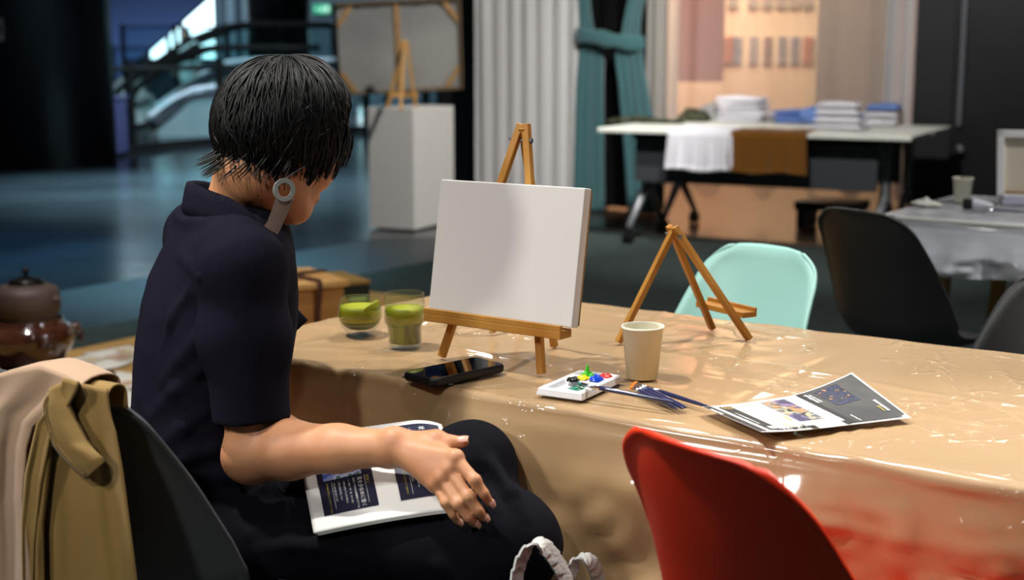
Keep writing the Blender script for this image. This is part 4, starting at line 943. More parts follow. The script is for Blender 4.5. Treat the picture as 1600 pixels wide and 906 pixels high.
# ------------------------------------------------------------------ phone
p0, p1, p3 = atz(627, 584, ZT + .009), atz(655, 602, ZT + .009), atz(735, 562, ZT + .009)
px_, = (p3 - p0,); L_ = .152; px_ = px_ / np.linalg.norm(px_); py_ = np.array([-px_[1], px_[0], 0]); py_ = py_ if py_ @ (p1 - p0) > 0 else -py_
Wp = .073; cP = p0 + px_ * L_ / 2 + py_ * Wp / 2; cP[2] = ZT
def rrect(w, h, r, n=6):
    P = []
    for (cx, cy, a0) in ((w/2 - r, h/2 - r, 0), (-w/2 + r, h/2 - r, PI/2), (-w/2 + r, -h/2 + r, PI), (w/2 - r, -h/2 + r, 1.5*PI)):
        for i in range(n + 1): a = a0 + PI/2*i/n; P.append((cx + r*math.cos(a), cy + r*math.sin(a)))
    return P
def plate(w, h, r, z0, z1, Rz=None, c=(0, 0, 0), inset=.0):
    m = MB(); P = rrect(w, h, r); n = len(P); 
    lev = [(z0, 1 - inset), (z0 + (z1 - z0) * .25, 1), (z0 + (z1 - z0) * .75, 1), (z1, 1 - inset)] if inset else [(z0, 1), (z1, 1)]
    V = []
    for z_, s_ in lev: V += [(x * s_, y * (1 - (1 - s_) * w / h), z_) for x, y in P]
    F = [tuple(range(n))[::-1], tuple((len(lev) - 1) * n + i for i in range(n))]
    for l in range(len(lev) - 1): F += [(l*n + i, l*n + (i+1) % n, (l+1)*n + (i+1) % n, (l+1)*n + i) for i in range(n)]
    V = np.array(V)
    if Rz is not None: V = V @ np.array(Rz).T
    return m.add(V + np.array(c), F)
t = thing('phone', 'black smartphone in a dark case lying at the paper edge', 'phone', cP, math.atan2(px_[1], px_[0]))
plate(L_, Wp, .011, 0, .0125, inset=.02).build('case', mat('phone_case', (.07, .08, .10), .45), t, bevel=.0006)
plate(L_ - .006, Wp - .006, .009, .0125, .0130).build('screen', mat('phone_screen', (.015, .02, .05), .04, spec=.9, coat=.6), t)
b = MB()
for x in (-.02, .012): b.box((x, -Wp / 2 - .0003 if py_ @ np.array([0, -1, 0]) < 0 else Wp / 2, .006), (.02, .0012, .003))
b.build('side_button', mat('phone_button', (.05, .055, .07), .4), t)
MB().box((-L_ / 2, 0, .005), (.001, .012, .004)).build('port', M_black_pl, t)
b = MB()
for i in range(5): b.box((-L_ / 2, .016 + i * .004, .005), (.001, .002, .003))
b.build('speaker_slot', M_black_pl, t)

# ------------------------------------------------------------------ paper cups
M_cup = mat('paper_cup', (.90, .88, .79), .6, sss=.0)
def paper_cup(label, c):
    t = thing('paper_cup', label, 'cup', c)
    MB().lathe([(0, .004), (.0225, .004), (.023, 0), (.0238, 0), (.0312, .0765), (.0328, .0765), (.0335, .0785), (.0325, .0805), (.0305, .080), (.0300, .0775), (.0228, .006), (0, .006)], n=56).build('cup_body', M_cup, t, smooth=True)
    MB().lathe([(.0316, .0768), (.0330, .0765), (.0337, .0785), (.0328, .0808), (.0308, .0803)], n=56).build('rolled_rim', M_cup, t, smooth=True); return t
c = atz(1003, 589, ZT); cup0 = paper_cup('white paper cup on the brown cover behind the brushes', (c[0], c[1], ZT))

# ------------------------------------------------------------------ palette with paint, brushes
q0, q1, q2, q3 = [atz(u, v, ZT + .006) for u, v in ((846, 610), (905, 618), (968, 592), (905, 582))]
pxd = ((q3 - q0) + (q2 - q1)) / 2; PLn = np.linalg.norm(pxd); pxd /= PLn; pyd = np.array([-pxd[1], pxd[0], 0]); 
if pyd @ (q1 - q0) < 0: pyd = -pyd
PWd = ((q1 - q0) @ pyd + (q2 - q3) @ pyd) / 2; pcn = (q0 + q1 + q2 + q3) / 4; pcn[2] = ZT
print('palette', PLn, PWd)
RP = np.stack([pxd, pyd, ZV], 1)
t = thing('paint_palette', 'small white plastic palette with blobs of paint', 'palette', pcn)
M_pw = mat('palette_white', (.88, .88, .89), .35)
def pl(x, y, z): return pcn + pxd * x + pyd * y + ZV * z
hx, hy, hz_ = PLn / 2, PWd / 2, .011
n_ = 60; Xs, Ys = np.linspace(-hx, hx, n_), np.linspace(-hy, hy, 44); X, Y = np.meshgrid(Xs, Ys, indexing='ij')
wells = [(-hx * .45, 0, hx * .46, hy * .78)] + [(hx * (.22 + .52 * (i % 2)), hy * (-.58 + .58 * (i // 2)), hx * .2, hy * .24) for i in range(6)]
Zp = np.full_like(X, hz_)
for (wx, wy, rx, ry) in wells:
    d_ = np.maximum(np.abs(X - wx) / rx, np.abs(Y - wy) / ry); Zp = np.minimum(Zp, hz_ - .0065 * np.clip((1.0 - d_) / .12, 0, 1))
edge = np.minimum(hx - np.abs(X), hy - np.abs(Y)); 
b = MB().grid(pcn + pxd * X[..., None] + pyd * Y[..., None] + ZV * Zp[..., None])
rim = [(hx, hz_), (hx + .002, hz_ - .002), (hx + .004, .0015), (hx + .004, 0.0)]
Pq = rrect(2 * hx, 2 * hy, .0005, 1); rows = []
for (ro, rz_) in rim: rows.append([pl(x * (ro / hx), y * ((hy + ro - hx) / hy), rz_) for x, y in Pq])
b.grid(np.array(rows), wrap=True); b.build('tray', M_pw, t, smooth=False)
def blob(name, lab, x, y, w, d, h, colr, seed, peak=0.):
    n = 26; s = np.linspace(-1, 1, n); A, B = np.meshgrid(s, s, indexing='ij'); R = np.sqrt(A * A + B * B) * (1 + .22 * n2(A * 2, B * 2, seed))
    H = h * np.sqrt(np.clip(1 - R ** 2.2, 0, 1)) * (.75 + .35 * n2(A * 3.5, B * 3.5, seed + 1)) + peak * np.exp(-((A + .35) ** 2 + (B - .1) ** 2) * 14)
    H = np.where(R < 1, np.maximum(H, .0006), .0002); sc_ = np.minimum(1, 1 / np.maximum(R, 1e-3)) 
    o = MB().grid(pcn + pxd * (x + A * np.where(R > 1, sc_, 1) * w)[..., None] + pyd * (y + B * np.where(R > 1, sc_, 1) * d)[..., None] + ZV * (hz_ - .0005 + H)[..., None]).build(name, mat(name + '_' + str(seed), colr, .18, coat=.8), t, smooth=True)
    o['label'] = lab
def pal(u, v): p = atz(u, v, ZT + hz_) - pcn; return p @ pxd, p @ pyd
for (u, v, w, d, h, c_, sd, pk, lab) in ((895, 594, .012, .0095, .007, (.025, .025, .03), 1, 0, 'black paint blob'), (910, 591, .012, .010, .006, (.98, .80, .02), 2, 0, 'yellow paint blob'), (919, 586, .013, .010, .008, (.24, .72, .14), 3, .014, 'bright green paint blob with a peak'),
                                     (932, 593.5, .012, .010, .009, (.05, .28, .80), 4, .005, 'blue paint blob'), (947, 588.5, .011, .010, .006, (.84, .12, .07), 5, 0, 'red paint blob'), (901, 606, .014, .012, .002, (.06, .48, .38), 6, 0, 'thin sea green paint smear')):
    x, y = pal(u, v); blob('paint_blob', lab, x, y, w, d, h, c_, sd, pk)
rest(t, pcn)
M_hand = mat('brush_handle', (.15, .17, .32), .3, coat=.5); M_ferr = mat('ferrule', (.85, .86, .88), .22, 1.); M_bris = mat('bristle', (.82, .45, .08), .6)
def brush(label, tip, fer0, fer1, end, z0, z1, flat=1., bm=None, r=.0034):
    tip, f0, f1_, en = [np.array(x, float) for x in (tip, fer0, fer1, end)]
    t = thing('paint_brush', label, 'brush', (tip + en) / 2)
    d = (en - tip); L = np.linalg.norm(d); d /= L
    a = tip; lf0 = (f0 - tip) @ d; lf1 = (f1_ - tip) @ d
    P = [a + d * x for x in (lf1, lf1 + .012, lf1 + .03, L * .7 + lf1 * .3, L - .004, L)]
    MB().tube(P, [r * .95, r * 1.1, r * 1.05, r * .85, r * .55, r * .25], 14).build('handle', M_hand, t, smooth=True)
    MB().tube([a + d * lf0, a + d * (lf0 * .5 + lf1 * .5), a + d * (lf1 + .001)], [r * .9, r * .95, r], 14).build('ferrule', M_ferr, t, smooth=True)
    MB().tube([a, a + d * lf0 * .3, a + d * lf0 * .7, a + d * (lf0 + .001)], [r * .15, r * .75, r, r * .85], 14).build('bristles', bm or M_bris, t, smooth=True)
    rest(t, t.location)
zr = ZT + .0037
def ln(u0, v0, u1, v1, zA, zB, fr_):
    A, B = atz(u0, v0, zA), atz(u1, v1, zB); return [A + (B - A) * f for f in fr_]
A_ = ln(902, 599, 1054, 629, ZT + .018, zr + .007, (0, .045, .235, 1)); brush('paint brush with a sea green tip lying across the palette', *A_, 0, 0, bm=mat('wet_bristle', (.08, .42, .34), .3, coat=.5))
A_ = ln(984, 604, 1058, 638, zr, zr, (0, .09, .20, 1)); brush('blue handled brush nearest the viewer in the crossed bundle', *A_, 0, 0)
A_ = ln(986, 600, 1068, 638, zr, zr + .0002, (0, .09, .24, 1)); brush('blue handled brush in the middle of the crossed bundle', *A_, 0, 0)
A_ = ln(990, 597, 1073, 637, zr + .003, zr, (0, .08, .24, 1)); brush('blue handled brush farthest back in the bundle by the paper cup', *A_, 0, 0)
A_ = ln(1003, 603, 1109, 636, zr, zr, (0, .09, .26, 1)); brush('blue handled brush set apart, its end pointing at the leaflet', *A_, 0, 0)

# ------------------------------------------------------------------ leaflet on the table
def bilerp(c, u, v): return (c[0] * (1 - u) + c[1] * u) * (1 - v) + (c[3] * (1 - u) + c[2] * u) * v
class Page:
    """a sheet given by its corners (origin, end of u, far, end of v) and a lift function"""
    def __init__(s, c, lift, name, label, cat, th=.0006, m=None, n=40):
        s.c = [np.array(x, float) for x in c]; s.lift = lift; s.W = np.linalg.norm(s.c[1] - s.c[0]); s.H = np.linalg.norm(s.c[3] - s.c[0])
        U, V = np.meshgrid(np.linspace(0, 1, n), np.linspace(0, 1, n), indexing='ij')
        s.o = MB().grid(s.P(U, V)).build(name, m or M_white, None, smooth=True, solid=th, off=-1); tag(s.o, label, cat); s.nrm = s.up()
    def P(s, U, V, h=0.):
        U = np.asarray(U, float)[..., None]; V = np.asarray(V, float)[..., None]; p = bilerp(s.c, U, V); p = p + s.lift(U, V); p[..., 2] += h; return p
    def up(s): return ZV
    def block(s, u0, v0, u1, v1, m, name='print_block', h=.0006, lab=None, parent=None):
        n = max(4, int((u1 - u0) * 40)); k = max(4, int((v1 - v0) * 40))
        U, V = np.meshgrid(np.linspace(u0, u1, n), np.linspace(v0, v1, k), indexing='ij'); G = s.P(U, V, h)
        o = MB().grid(G).build(name, m, parent or s.o, smooth=True)
        if lab: o['label'] = lab
        return o
    def text(s, body, u, v, size, m, du=(1, 0), dv=(0, 1), h=.0010, name='lettering', parent=None):
        # du, dv: directions of the text's x and y on the sheet
        f = lambda x, y: s.P(u + (du[0] * x) / s.W + (dv[0] * y) / s.W, v + (du[1] * x) / s.H + (dv[1] * y) / s.H, h)
        return text_mesh(body, size, f, name, m, parent or s.o)
M_white = mat('white_paper', (.90, .89, .87), .45)
M_ink = mat('ink_black', (.07, .065, .06), .45); M_navy = mat('ink_navy', (.10, .105, .20), .4); M_inkw = mat('ink_white', (.88, .88, .86), .5); M_yel = mat('ink_yellow', (.75, .68, .22), .5)
c = [atz(1190, 681, ZT + .006), atz(1424, 654, ZT + .002), atz(1330, 606, ZT + .006), atz(1097, 641, ZT + .003)]
# curved: left end lifted along its near corner, far right corner up
lf = lambda U, V: ZV * (.0015 + .004 * np.clip(1 - U / .35, 0, 1) ** 2 + .022 * np.clip((U - .55) / .45, 0, 1) ** 1.5 * V - .0 * U + .008 * np.exp(-((U - .56) / .12) ** 2) * 0)
c[2] = atz(1330, 606, ZT + .004)
pg = Page(c, lf, 'leaflet', 'glossy printed leaflet with a dark photo half, on the brown cover', 'leaflet')
pg.block(.0, .02, .045, .98, M_ink); pg.block(.075, .05, .15, .93, M_ink)
def dashes(P_, u, v, du, dv, n, size, m, h=.0012, seed=0):
    # a line of print too small to read: a row of short strokes
    rr = np.random.default_rng(seed); b = MB(); x = 0
    for i in range(n):
        L = size * rr.uniform(.35, .8); b.grid(np.stack([[P_.P(u + du * (x + a) / P_.W + dv * c_ / P_.W, v + dv * (x + a) / P_.H + du * c_ / P_.H, h) for c_ in (0, size * rr.uniform(.6, 1))] for a in (0, L)])); x += L + size * .25
    return b.build('print_line', m, P_.o)
dashes(pg, .014, .86, 0, -1, 7, .006, M_inkw, seed=1); dashes(pg, .095, .66, 0, -1, 26, .003, M_inkw, seed=2)
pg.block(.095, .08, .135, .16, M_inkw, 'print_square', .0011)
gold = mat('ink_gold', (.70, .58, .35), .5)
ring = MB(); a = np.linspace(0, 2 * PI, 28)
for r0, r1 in ((.026, .033), (.010, .016)):
    ring.grid(np.stack([pg.P(.112 + r * np.cos(a) * 1.0, .86 + r * np.sin(a) * 1.6, .0013) for r in (r0, r1)], 0))
ring.build('emblem', gold, pg.o)
def photo(name, cs, sc, stretch=(1, 1, 1)):
    m = mat(name, cs[0], .42, coat=.06); nt = m.node_tree; tc = [x for x in nt.nodes if x.type == 'TEX_COORD'][0]; n = nt.nodes.new('ShaderNodeTexNoise'); n.inputs['Scale'].default_value = sc; n.inputs['Detail'].default_value = 5
    mp = nt.nodes.new('ShaderNodeMapping'); mp.inputs['Scale'].default_value = stretch; nt.links.new(tc.outputs['Object'], mp.inputs[0]); nt.links.new(mp.outputs[0], n.inputs['Vector'])
    r = nt.nodes.new('ShaderNodeValToRGB'); r.color_ramp.interpolation = 'CONSTANT' if len(cs) > 3 else 'LINEAR'
    while len(r.color_ramp.elements) < len(cs): r.color_ramp.elements.new(.5)
    for i, cc in enumerate(cs): r.color_ramp.elements[i].position = .30 + .40 * i / (len(cs) - 1) if i else 0; r.color_ramp.elements[i].color = lin(cc)
    nt.links.new(n.outputs['Fac'], r.inputs[0]); nt.links.new(r.outputs[0], nt.nodes['Principled BSDF'].inputs['Base Color']); return m
ph = [photo('photo_paint', [(.1, .1, .12), (.55, .5, .45), (.72, .48, .22), (.2, .25, .42), (.75, .72, .66)], 55), photo('photo_purple', [(.18, .16, .3), (.42, .36, .55), (.7, .45, .25), (.15, .15, .2)], 50), photo('photo_mixed', [(.12, .12, .14), (.65, .62, .5), (.3, .32, .4), (.6, .4, .25)], 60)]
k = 0
for i in range(3):
    for j in range(2):
        pg.block(.345 + .085 * j, .24 + .235 * (2 - i), .425 + .085 * j, .46 + .235 * (2 - i), ph[k % 3], 'photo_print'); k += 1
mapm = photo('map_print', [(.80, .78, .70), (.86, .82, .84), (.72, .74, .6)], 40); pg.block(.21, .50, .31, .90, mapm, 'map_print'); pg.block(.215, .10, .31, .46, photo('map_print_green', [(.72, .74, .55), (.84, .83, .74), (.62, .66, .5)], 45), 'map_print')
pg.block(.225, .90, .305, .92, M_yel); pg.block(.315, .30, .325, .46, M_yel); pg.block(.285, .06, .325, .15, M_ink)
pg.block(.33, .0, .375, .10, M_ink); pg.block(.565, .01, .595, .12, M_ink)
dashes(pg, .12, .03, 1, 0, 5, .008, M_ink, seed=3); dashes(pg, .235, .03, 1, 0, 6, .007, M_ink, seed=4)
dark = photo('photo_dark', [(.13, .13, .14), (.22, .22, .22), (.36, .35, .33)], 7); pg.block(.60, .025, .985, .975, dark, 'cover_photo')
pg.block(.60, .025, .635, .975, M_ink, h=.0009)
blue = photo('photo_blue_art', [(.10, .11, .16), (.17, .20, .32), (.12, .13, .19), (.6, .45, .35), (.3, .4, .6)], 90); pg.block(.70, .50, .86, .92, blue, 'artwork_photo', h=.0009)
dashes(pg, .645, .90, 0, -1, 9, .005, M_inkw, .0014, 5); dashes(pg, .663, .88, 0, -1, 14, .003, M_inkw, .0014, 6); dashes(pg, .93, .42, 0, -1, 10, .005, M_inkw, .0014, 7); dashes(pg, .90, .30, 0, -1, 8, .003, M_yel, .0014, 8); dashes(pg, .68, .22, 0, -1, 12, .0025, M_inkw, .0014, 9)

# ------------------------------------------------------------------ things on the second table
z2 = TT + .0002
c = atz(1503, 316, z2); dup(cup0, (c[0], c[1], z2), .7, 'white paper cup on the grey covered table behind')
c = at(1575, 300, 4.62); c[2] = z2
# canvas with its back to us
e2 = np.array([.955, -.297, 0]); b2 = np.array([.297, .955, 0]); le = .17
o2 = at(1558, 303, 4.55); o2[2] = z2 + .012
up2 = ZV * math.cos(le) + -b2 * -math.sin(le); up2 = ZV * math.cos(.12) - e2 * math.sin(.05); up2 /= np.linalg.norm(up2)
nn2 = np.cross(e2, up2); R2 = np.stack([e2, up2, nn2], 1); cw, chh = .30, .225
cc2 = o2 + e2 * cw / 2 + up2 * chh / 2
t = thing('canvas_back', 'stretched canvas seen from the back, standing on the grey covered table', 'canvas', o2 + e2 * cw / 2 - ZV * .012)
MB().box(cc2 + b2 * .006, (cw, chh, .008), R2).build('canvas_face', mat('raw_canvas', (.80, .76, .68), .9), t)
b = MB(); fw = .022
for (x, y, w, h) in ((0, chh / 2 - fw / 2, cw, fw), (0, -chh / 2 + fw / 2, cw, fw), (cw / 2 - fw / 2, 0, fw, chh), (-cw / 2 + fw / 2, 0, fw, chh)): b.box(cc2 + e2 * x + up2 * y - b2 * .004, (w, h, .02), R2)
b.build('folded_edge', mat('primed_edge', (.88, .87, .86), .8), t, bevel=.002)
b = MB(); b.box(cc2 - up2 * (chh / 2 - fw - .004) - b2 * .001, (cw - 2 * fw, .008, .014), R2); b.build('stretcher_bar', M_pine, t)
b = MB(); b.box(o2 + e2 * .05 + ZV * .004, (.07, .06, .032), np.stack([e2, b2, ZV], 1)).build('stand_block', mat('stand_white', (.72, .71, .76), .6), t, bevel=.004)
b = MB(); b.box(o2 + e2 * .16 + ZV * -.001, (.10, .05, .022), np.stack([e2, b2, ZV], 1)).build('stand_rail', M_black_pl, t, bevel=.003)
rest(t, t.location)
# paint tube
ta, tb = atz(1552, 320, z2 + .02), atz(1506, 320, z2 + .016)
t = thing('paint_tube', 'white paint tube with a black cap lying before the paper cup', 'tube', (ta + tb) / 2 * np.array([1, 1, 0]) + ZV * z2)
d_ = (tb - ta); d_[2] = 0; L_ = np.linalg.norm(d_); d_ /= L_; ac = np.array([-d_[1], d_[0], 0]); ns = 10; V = []
for i in range(ns):
    q_ = i / (ns - 1); rz_, ry_ = .002 + .017 * q_ ** .6, .024 - .006 * q_
    V.append([ta * np.array([1, 1, 0]) + ZV * (z2 + .0185) + d_ * L_ * .68 * q_ + ac * ry_ * math.cos(a) + ZV * rz_ * math.sin(a) for a in np.linspace(0, 2 * PI, 25)[:-1]])
MB().grid(np.array(V), wrap=True).build('tube_body', mat('tube_white', (.84, .83, .87), .3), t, smooth=True)
s1 = ta * np.array([1, 1, 0]) + ZV * (z2 + .0185) + d_ * L_ * .66
MB().tube([s1, s1 + d_ * .012, s1 + d_ * .014, s1 + d_ * L_ * .36, s1 + d_ * L_ * .36], [.0165, .0165, .0182, .0182, .001], 20).build('cap', M_black_pl, t); rest(t, t.location)
c = atz(1447, 320, z2); s = np.linspace(-1, 1, 26); X, Y = np.meshgrid(s, s, indexing='ij'); rr = np.sqrt(X * X + Y * Y); sc_ = np.where(rr > 1, 1 / np.maximum(rr, 1e-6), 1)
Zd = z2 + .004 + .022 * (1 - np.clip(rr, 0, 1) ** 2) * (.6 + .5 * n2(X * 2.4, Y * 2.4, 4)) + .006 * n2(X * 5, Y * 5, 5) * (1 - np.clip(rr, 0, 1)); 
o = MB().grid(np.stack([c[0] + X * sc_ * .046 + Y * .0, c[1] + Y * sc_ * .05 - X * .014, np.maximum(Zd, z2 + .002)], -1)).build('crumpled_tissue', mat('tissue', (.85, .84, .80), .9), None, smooth=True, solid=.0015)
tag(o, 'crumpled white tissue on the grey covered table left of the cup', 'tissue')
A_ = [atz(u, v, z2 + .004) for u, v in ((1512, 325), (1525, 326), (1548, 328), (1640, 334))]
brush('dark thin paint brush lying on the grey covered table', *A_, 0, 0, bm=M_black_pl)
# ------------------------------------------------------------------ moulded shell chairs
PV = [0, .06, .14, .26, .38, .47, .54, .60, .67, .76, .86, .94, 1.0]
PF = [.215, .205, .17, .09, 0, -.085, -.14, -.175, -.195, -.215, -.236, -.250, -.258]
PZ = [.415, .437, .447, .440, .432, .432, .452, .492, .55, .63, .71, .77, .81]
PW = [.175, .205, .222, .228, .23, .232, .236, .238, .232, .218, .200, .188, .180]
PE = [.012, .03, .042, .05, .058, .07, .084, .092, .088, .070, .050, .036, .028]
def shell_chair(label, loc, rz, m, group='moulded shell chairs', legm=None, hs=1.0, ws=.86):
    t = thing('shell_chair', label, 'chair', (loc[0], loc[1], .006), rz, group)
    nv, nu = 90, 56; v = np.linspace(0, 1, nv); u = np.linspace(-1, 1, nu); u = np.sign(u) * np.abs(u) ** .85
    f, z, w, e = [cat_interp(PV, a, v) for a in (PF, PZ, PW, PE)]
    tf, tz = np.gradient(f), np.gradient(z); L = np.hypot(tf, tz); nf, nz = tz / L, -tf / L           # normal towards the sitter
    corner = np.clip((v - .82) / .18, 0, 1); w = w * (1 - .30 * corner ** 4.5)
    fc = np.clip((.10 - v) / .10, 0, 1); w = w * (1 - .25 * fc ** 3)
    U = np.abs(u)[None, :]; lift = e[:, None] * U ** 2.6
    Tv = np.clip((v - .45) / .55, 0, 1)[:, None]; rq = (U ** 8 + Tv ** 8) ** (1 / 8); lip = np.clip((rq - .93) / .09, 0, 1) ** 2 * .010
    lift = lift - lip
    X = f[:, None] + nf[:, None] * lift; Z = z[:, None] + nz[:, None] * lift; Y = ws * u[None, :] * w[:, None] * (1 + .02 * lip / .01)
    Z = Z - (.012 * U ** 3) * corner[:, None] ** 1.2
    G = np.stack([X, Y, Z * hs], -1)
    o = MB().grid(G).build('seat_shell', m, t, smooth=True, solid=.006, off=0)
    lm = legm or M_legmetal
    for (x, y) in ((.12, .13), (.12, -.13), (-.11, .13), (-.11, -.13)):
        MB().tube([(x * .9, y * .85, .424 * hs), (x * 1.05, y * 1.0, .40 * hs), (x * 1.75 if x > 0 else x * 1.9, y * 1.65, 0.002)], [.010, .010, .009], 10).build('leg', lm, t, smooth=True)
    MB().tube([(.108, .11, .41 * hs), (.108, -.11, .41 * hs)], .007, 8).build('cross_rod', lm, t, smooth=True); MB().tube([(-.1, .11, .41 * hs), (-.1, -.11, .41 * hs)], .007, 8).build('cross_rod', lm, t, smooth=True)
    return t
def plast(name, c, r=.42): return mat(name, c, r, bump=(500, .08, .0008))
M_red, M_gch, M_teal_ch, M_blk = plast('red_plastic', (.91, .21, .07)), plast('grey_plastic', (.27, .275, .285)), plast('mint_plastic', (.58, .755, .72)), plast('black_chair_plastic', (.085, .085, .085))
R_ = math.radians
shell_chair('bright red shell chair in front of the table, seen from behind', (.392, 1.570), R_(35), M_red, ws=.77)
shell_chair('grey shell chair the woman sits on, coat over its back', (-.505, 2.02), R_(58), M_gch, hs=.985, ws=1.0)
shell_chair('pale mint green shell chair on the far side of the brown table', (.352, 2.82), R_(-140), M_teal_ch, hs=.985, ws=.80)
shell_chair('black shell chair seen from behind, beside the grey covered table', (1.08, 3.70), R_(33), M_blk)
shell_chair('black shell chair at the right, mostly out of the frame, by the brown table', (.865, 2.37), R_(-140), plast('charcoal_plastic', (.085, .085, .09), .6))

# white woven bag, only its handles reach into the picture
bc = np.array([.095, 1.775, .006]); M_wov = mat('woven_strap', (.80, .79, .77), .5, bump=(120, .5, .003, (1, 1, 2)))
t = thing('woven_bag', 'white woven bag on the floor, only its two braided handles in view', 'bag', bc, -.2)
n = 48; V = []
for zz_, sx, sy in ((0, .075, .05), (.02, .085, .055), (.15, .09, .06), (.30, .095, .06), (.36, .095, .058)):
    V.append([(sx * np.sign(math.cos(a)) * abs(math.cos(a)) ** .7, sy * np.sign(math.sin(a)) * abs(math.sin(a)) ** .7, zz_) for a in np.linspace(0, 2 * PI, n + 1)[:-1]])
mb = MB().grid(np.array(V), wrap=True); mb.add(V[0], [tuple(range(n))[::-1]])
wm_ = mat('woven_body', (.80, .79, .77), .5); nt = wm_.node_tree; ck_ = nt.nodes.new('ShaderNodeTexChecker'); ck_.inputs['Scale'].default_value = 60; bp_ = nt.nodes.new('ShaderNodeBump'); bp_.inputs['Strength'].default_value = .6; bp_.inputs['Distance'].default_value = .003
nt.links.new([x for x in nt.nodes if x.type == 'TEX_COORD'][0].outputs['Object'], ck_.inputs['Vector']); nt.links.new(ck_.outputs['Fac'], bp_.inputs['Height']); nt.links.new(bp_.outputs[0], nt.nodes['Principled BSDF'].inputs['Normal'])
mb.build('bag_body', wm_, t, smooth=True, solid=.004, off=1)
def handle(P, w=.022, nb=17):
    """a flat plaited strap: slanting overlapped cells along a ribbon"""
    P = np.array(P, float); nS, nW = 340, 13; s = np.linspace(0, 1, nS); k = np.linspace(0, 1, len(P)); C = np.stack([cat_interp(k, P[:, i], s) for i in range(3)], 1)
    T = np.gradient(C, axis=0); T /= np.linalg.norm(T, axis=1)[:, None]; sd = unit_([.55, .83, 0.]); G = np.zeros((nS, nW, 3))
    for i in range(nS):
        b_ = unit_(sd - T[i] * (sd @ T[i])); nrm = np.cross(T[i], b_)
        for j, q in enumerate(np.linspace(-1, 1, nW)):
            ph = (s[i] * nb + .35 * abs(q)) % 1.0
            G[i, j] = C[i] + b_ * q * w / 2 * (1 + .07 * (ph - .5) * abs(q)) + nrm * (.0024 * (ph - .5) + .0012 * (1 - q * q))
    return MB().grid(G).build('handle', M_wov, t, solid=.003, off=0)
iR = lambda p: np.array([(p[0] - bc[0]) * math.cos(.2) - (p[1] - bc[1]) * math.sin(.2), (p[0] - bc[0]) * math.sin(.2) + (p[1] - bc[1]) * math.cos(.2), p[2] - bc[2]])
h1 = [at(u, v, y) for u, v, y in ((792, 1060, 1.73), (803, 960, 1.73), (808, 900, 1.735), (822, 862, 1.74), (845, 852, 1.75), (866, 872, 1.76), (886, 912, 1.77), (902, 980, 1.78), (915, 1070, 1.78))]
h2 = [at(u, v, y) for u, v, y in ((875, 1070, 1.82), (884, 960, 1.82), (889, 908, 1.82), (899, 880, 1.83), (912, 874, 1.835), (926, 882, 1.84), (936, 912, 1.85), (948, 980, 1.86), (960, 1070, 1.86))]
handle([iR(p) for p in h1]); handle([iR(p) for p in h2])
# ------------------------------------------------------------------ the woman with the booklet
def unit(v): v = np.array(v, float); return v / np.linalg.norm(v)
M_skin = mat('skin', (.79, .565, .405), .5, sss=.10, bump=(220, .12, .0012), var=((.745, .50, .35), 18, (1, 1, 1), .4, .75))
M_navy_cloth = mat('navy_crepe', (.085, .082, .125), .9, spec=.08, sheen=.0, bump=(700, .25, .0006))
M_trouser = mat('navy_trousers', (.065, .065, .09), .9, spec=.08, sheen=.0, bump=(700, .25, .0006))
M_hair = mat('black_hair', (.045, .038, .036), .5, spec=.3)
TH = R_(22); bf = np.array([math.cos(TH), math.sin(TH), 0]); bl_ = np.array([-math.sin(TH), math.cos(TH), 0])     # torso: facing, her left
# joints
SR = at(376, 425, 1.97); ER = at(396, 708, 1.95); WR = at(622, 699, 1.86)
SL = SR + bl_ * .315 + np.array([0, 0, .0]); C7 = at(345, 318, 2.13)
HR = at(362, 852, 1.99); KR = at(790, 848, 1.85); AR = np.array([-.12, 1.93, .12])
HL = at(345, 845, 2.19); KL = at(735, 728, 1.965); AL = np.array([-.13, 2.0, .20])
PEL = (HR + HL) / 2
# torso sections: pixel centre, half depth, half width
secs = [((330, 862), .122, .172), ((323, 790), .112, .152), ((321, 700), .101, .138), ((328, 600), .104, .140), ((337, 520), .105, .148), ((346, 450), .097, .152), ((352, 395), .080, .142), ((350, 350), .058, .095)]
TC = [np.array([*at(u, v, 2.105)]) for (u, v), _, _ in secs]
def torso(F, add=0., k=.03):
    zs = np.array([c[2] for c in TC]); lo = np.array([-.85, 1.75, zs.min() - .06]); hi = np.array([0., 2.5, zs.max() + .05])
    sl, (X, Y, Z) = F.sub(lo, hi); zz = Z.ravel() if Z.size else Z
    o = np.argsort(zs); g = lambda arr: cat_interp(zs[o], np.array(arr)[o], np.clip(zz, zs.min(), zs.max()))[None, None, :]
    cx, cy = g([c[0] for c in TC]), g([c[1] for c in TC]); a = g([s[1] for s in secs]) + add; b_ = g([s[2] for s in secs]) + add
    qx, qy = (X - cx) * bf[0] + (Y - cy) * bf[1], (X - cx) * bl_[0] + (Y - cy) * bl_[1]
    kk = (np.abs(qx / a) ** 2.3 + np.abs(qy / b_) ** 2.3) ** (1 / 2.3); d = (kk - 1) * np.minimum(a, b_)
    end = np.maximum(zs.min() - .01 - add - Z, Z - zs.max() - .005 - add); d = np.maximum(d, end)
    F.put(sl, d, k)
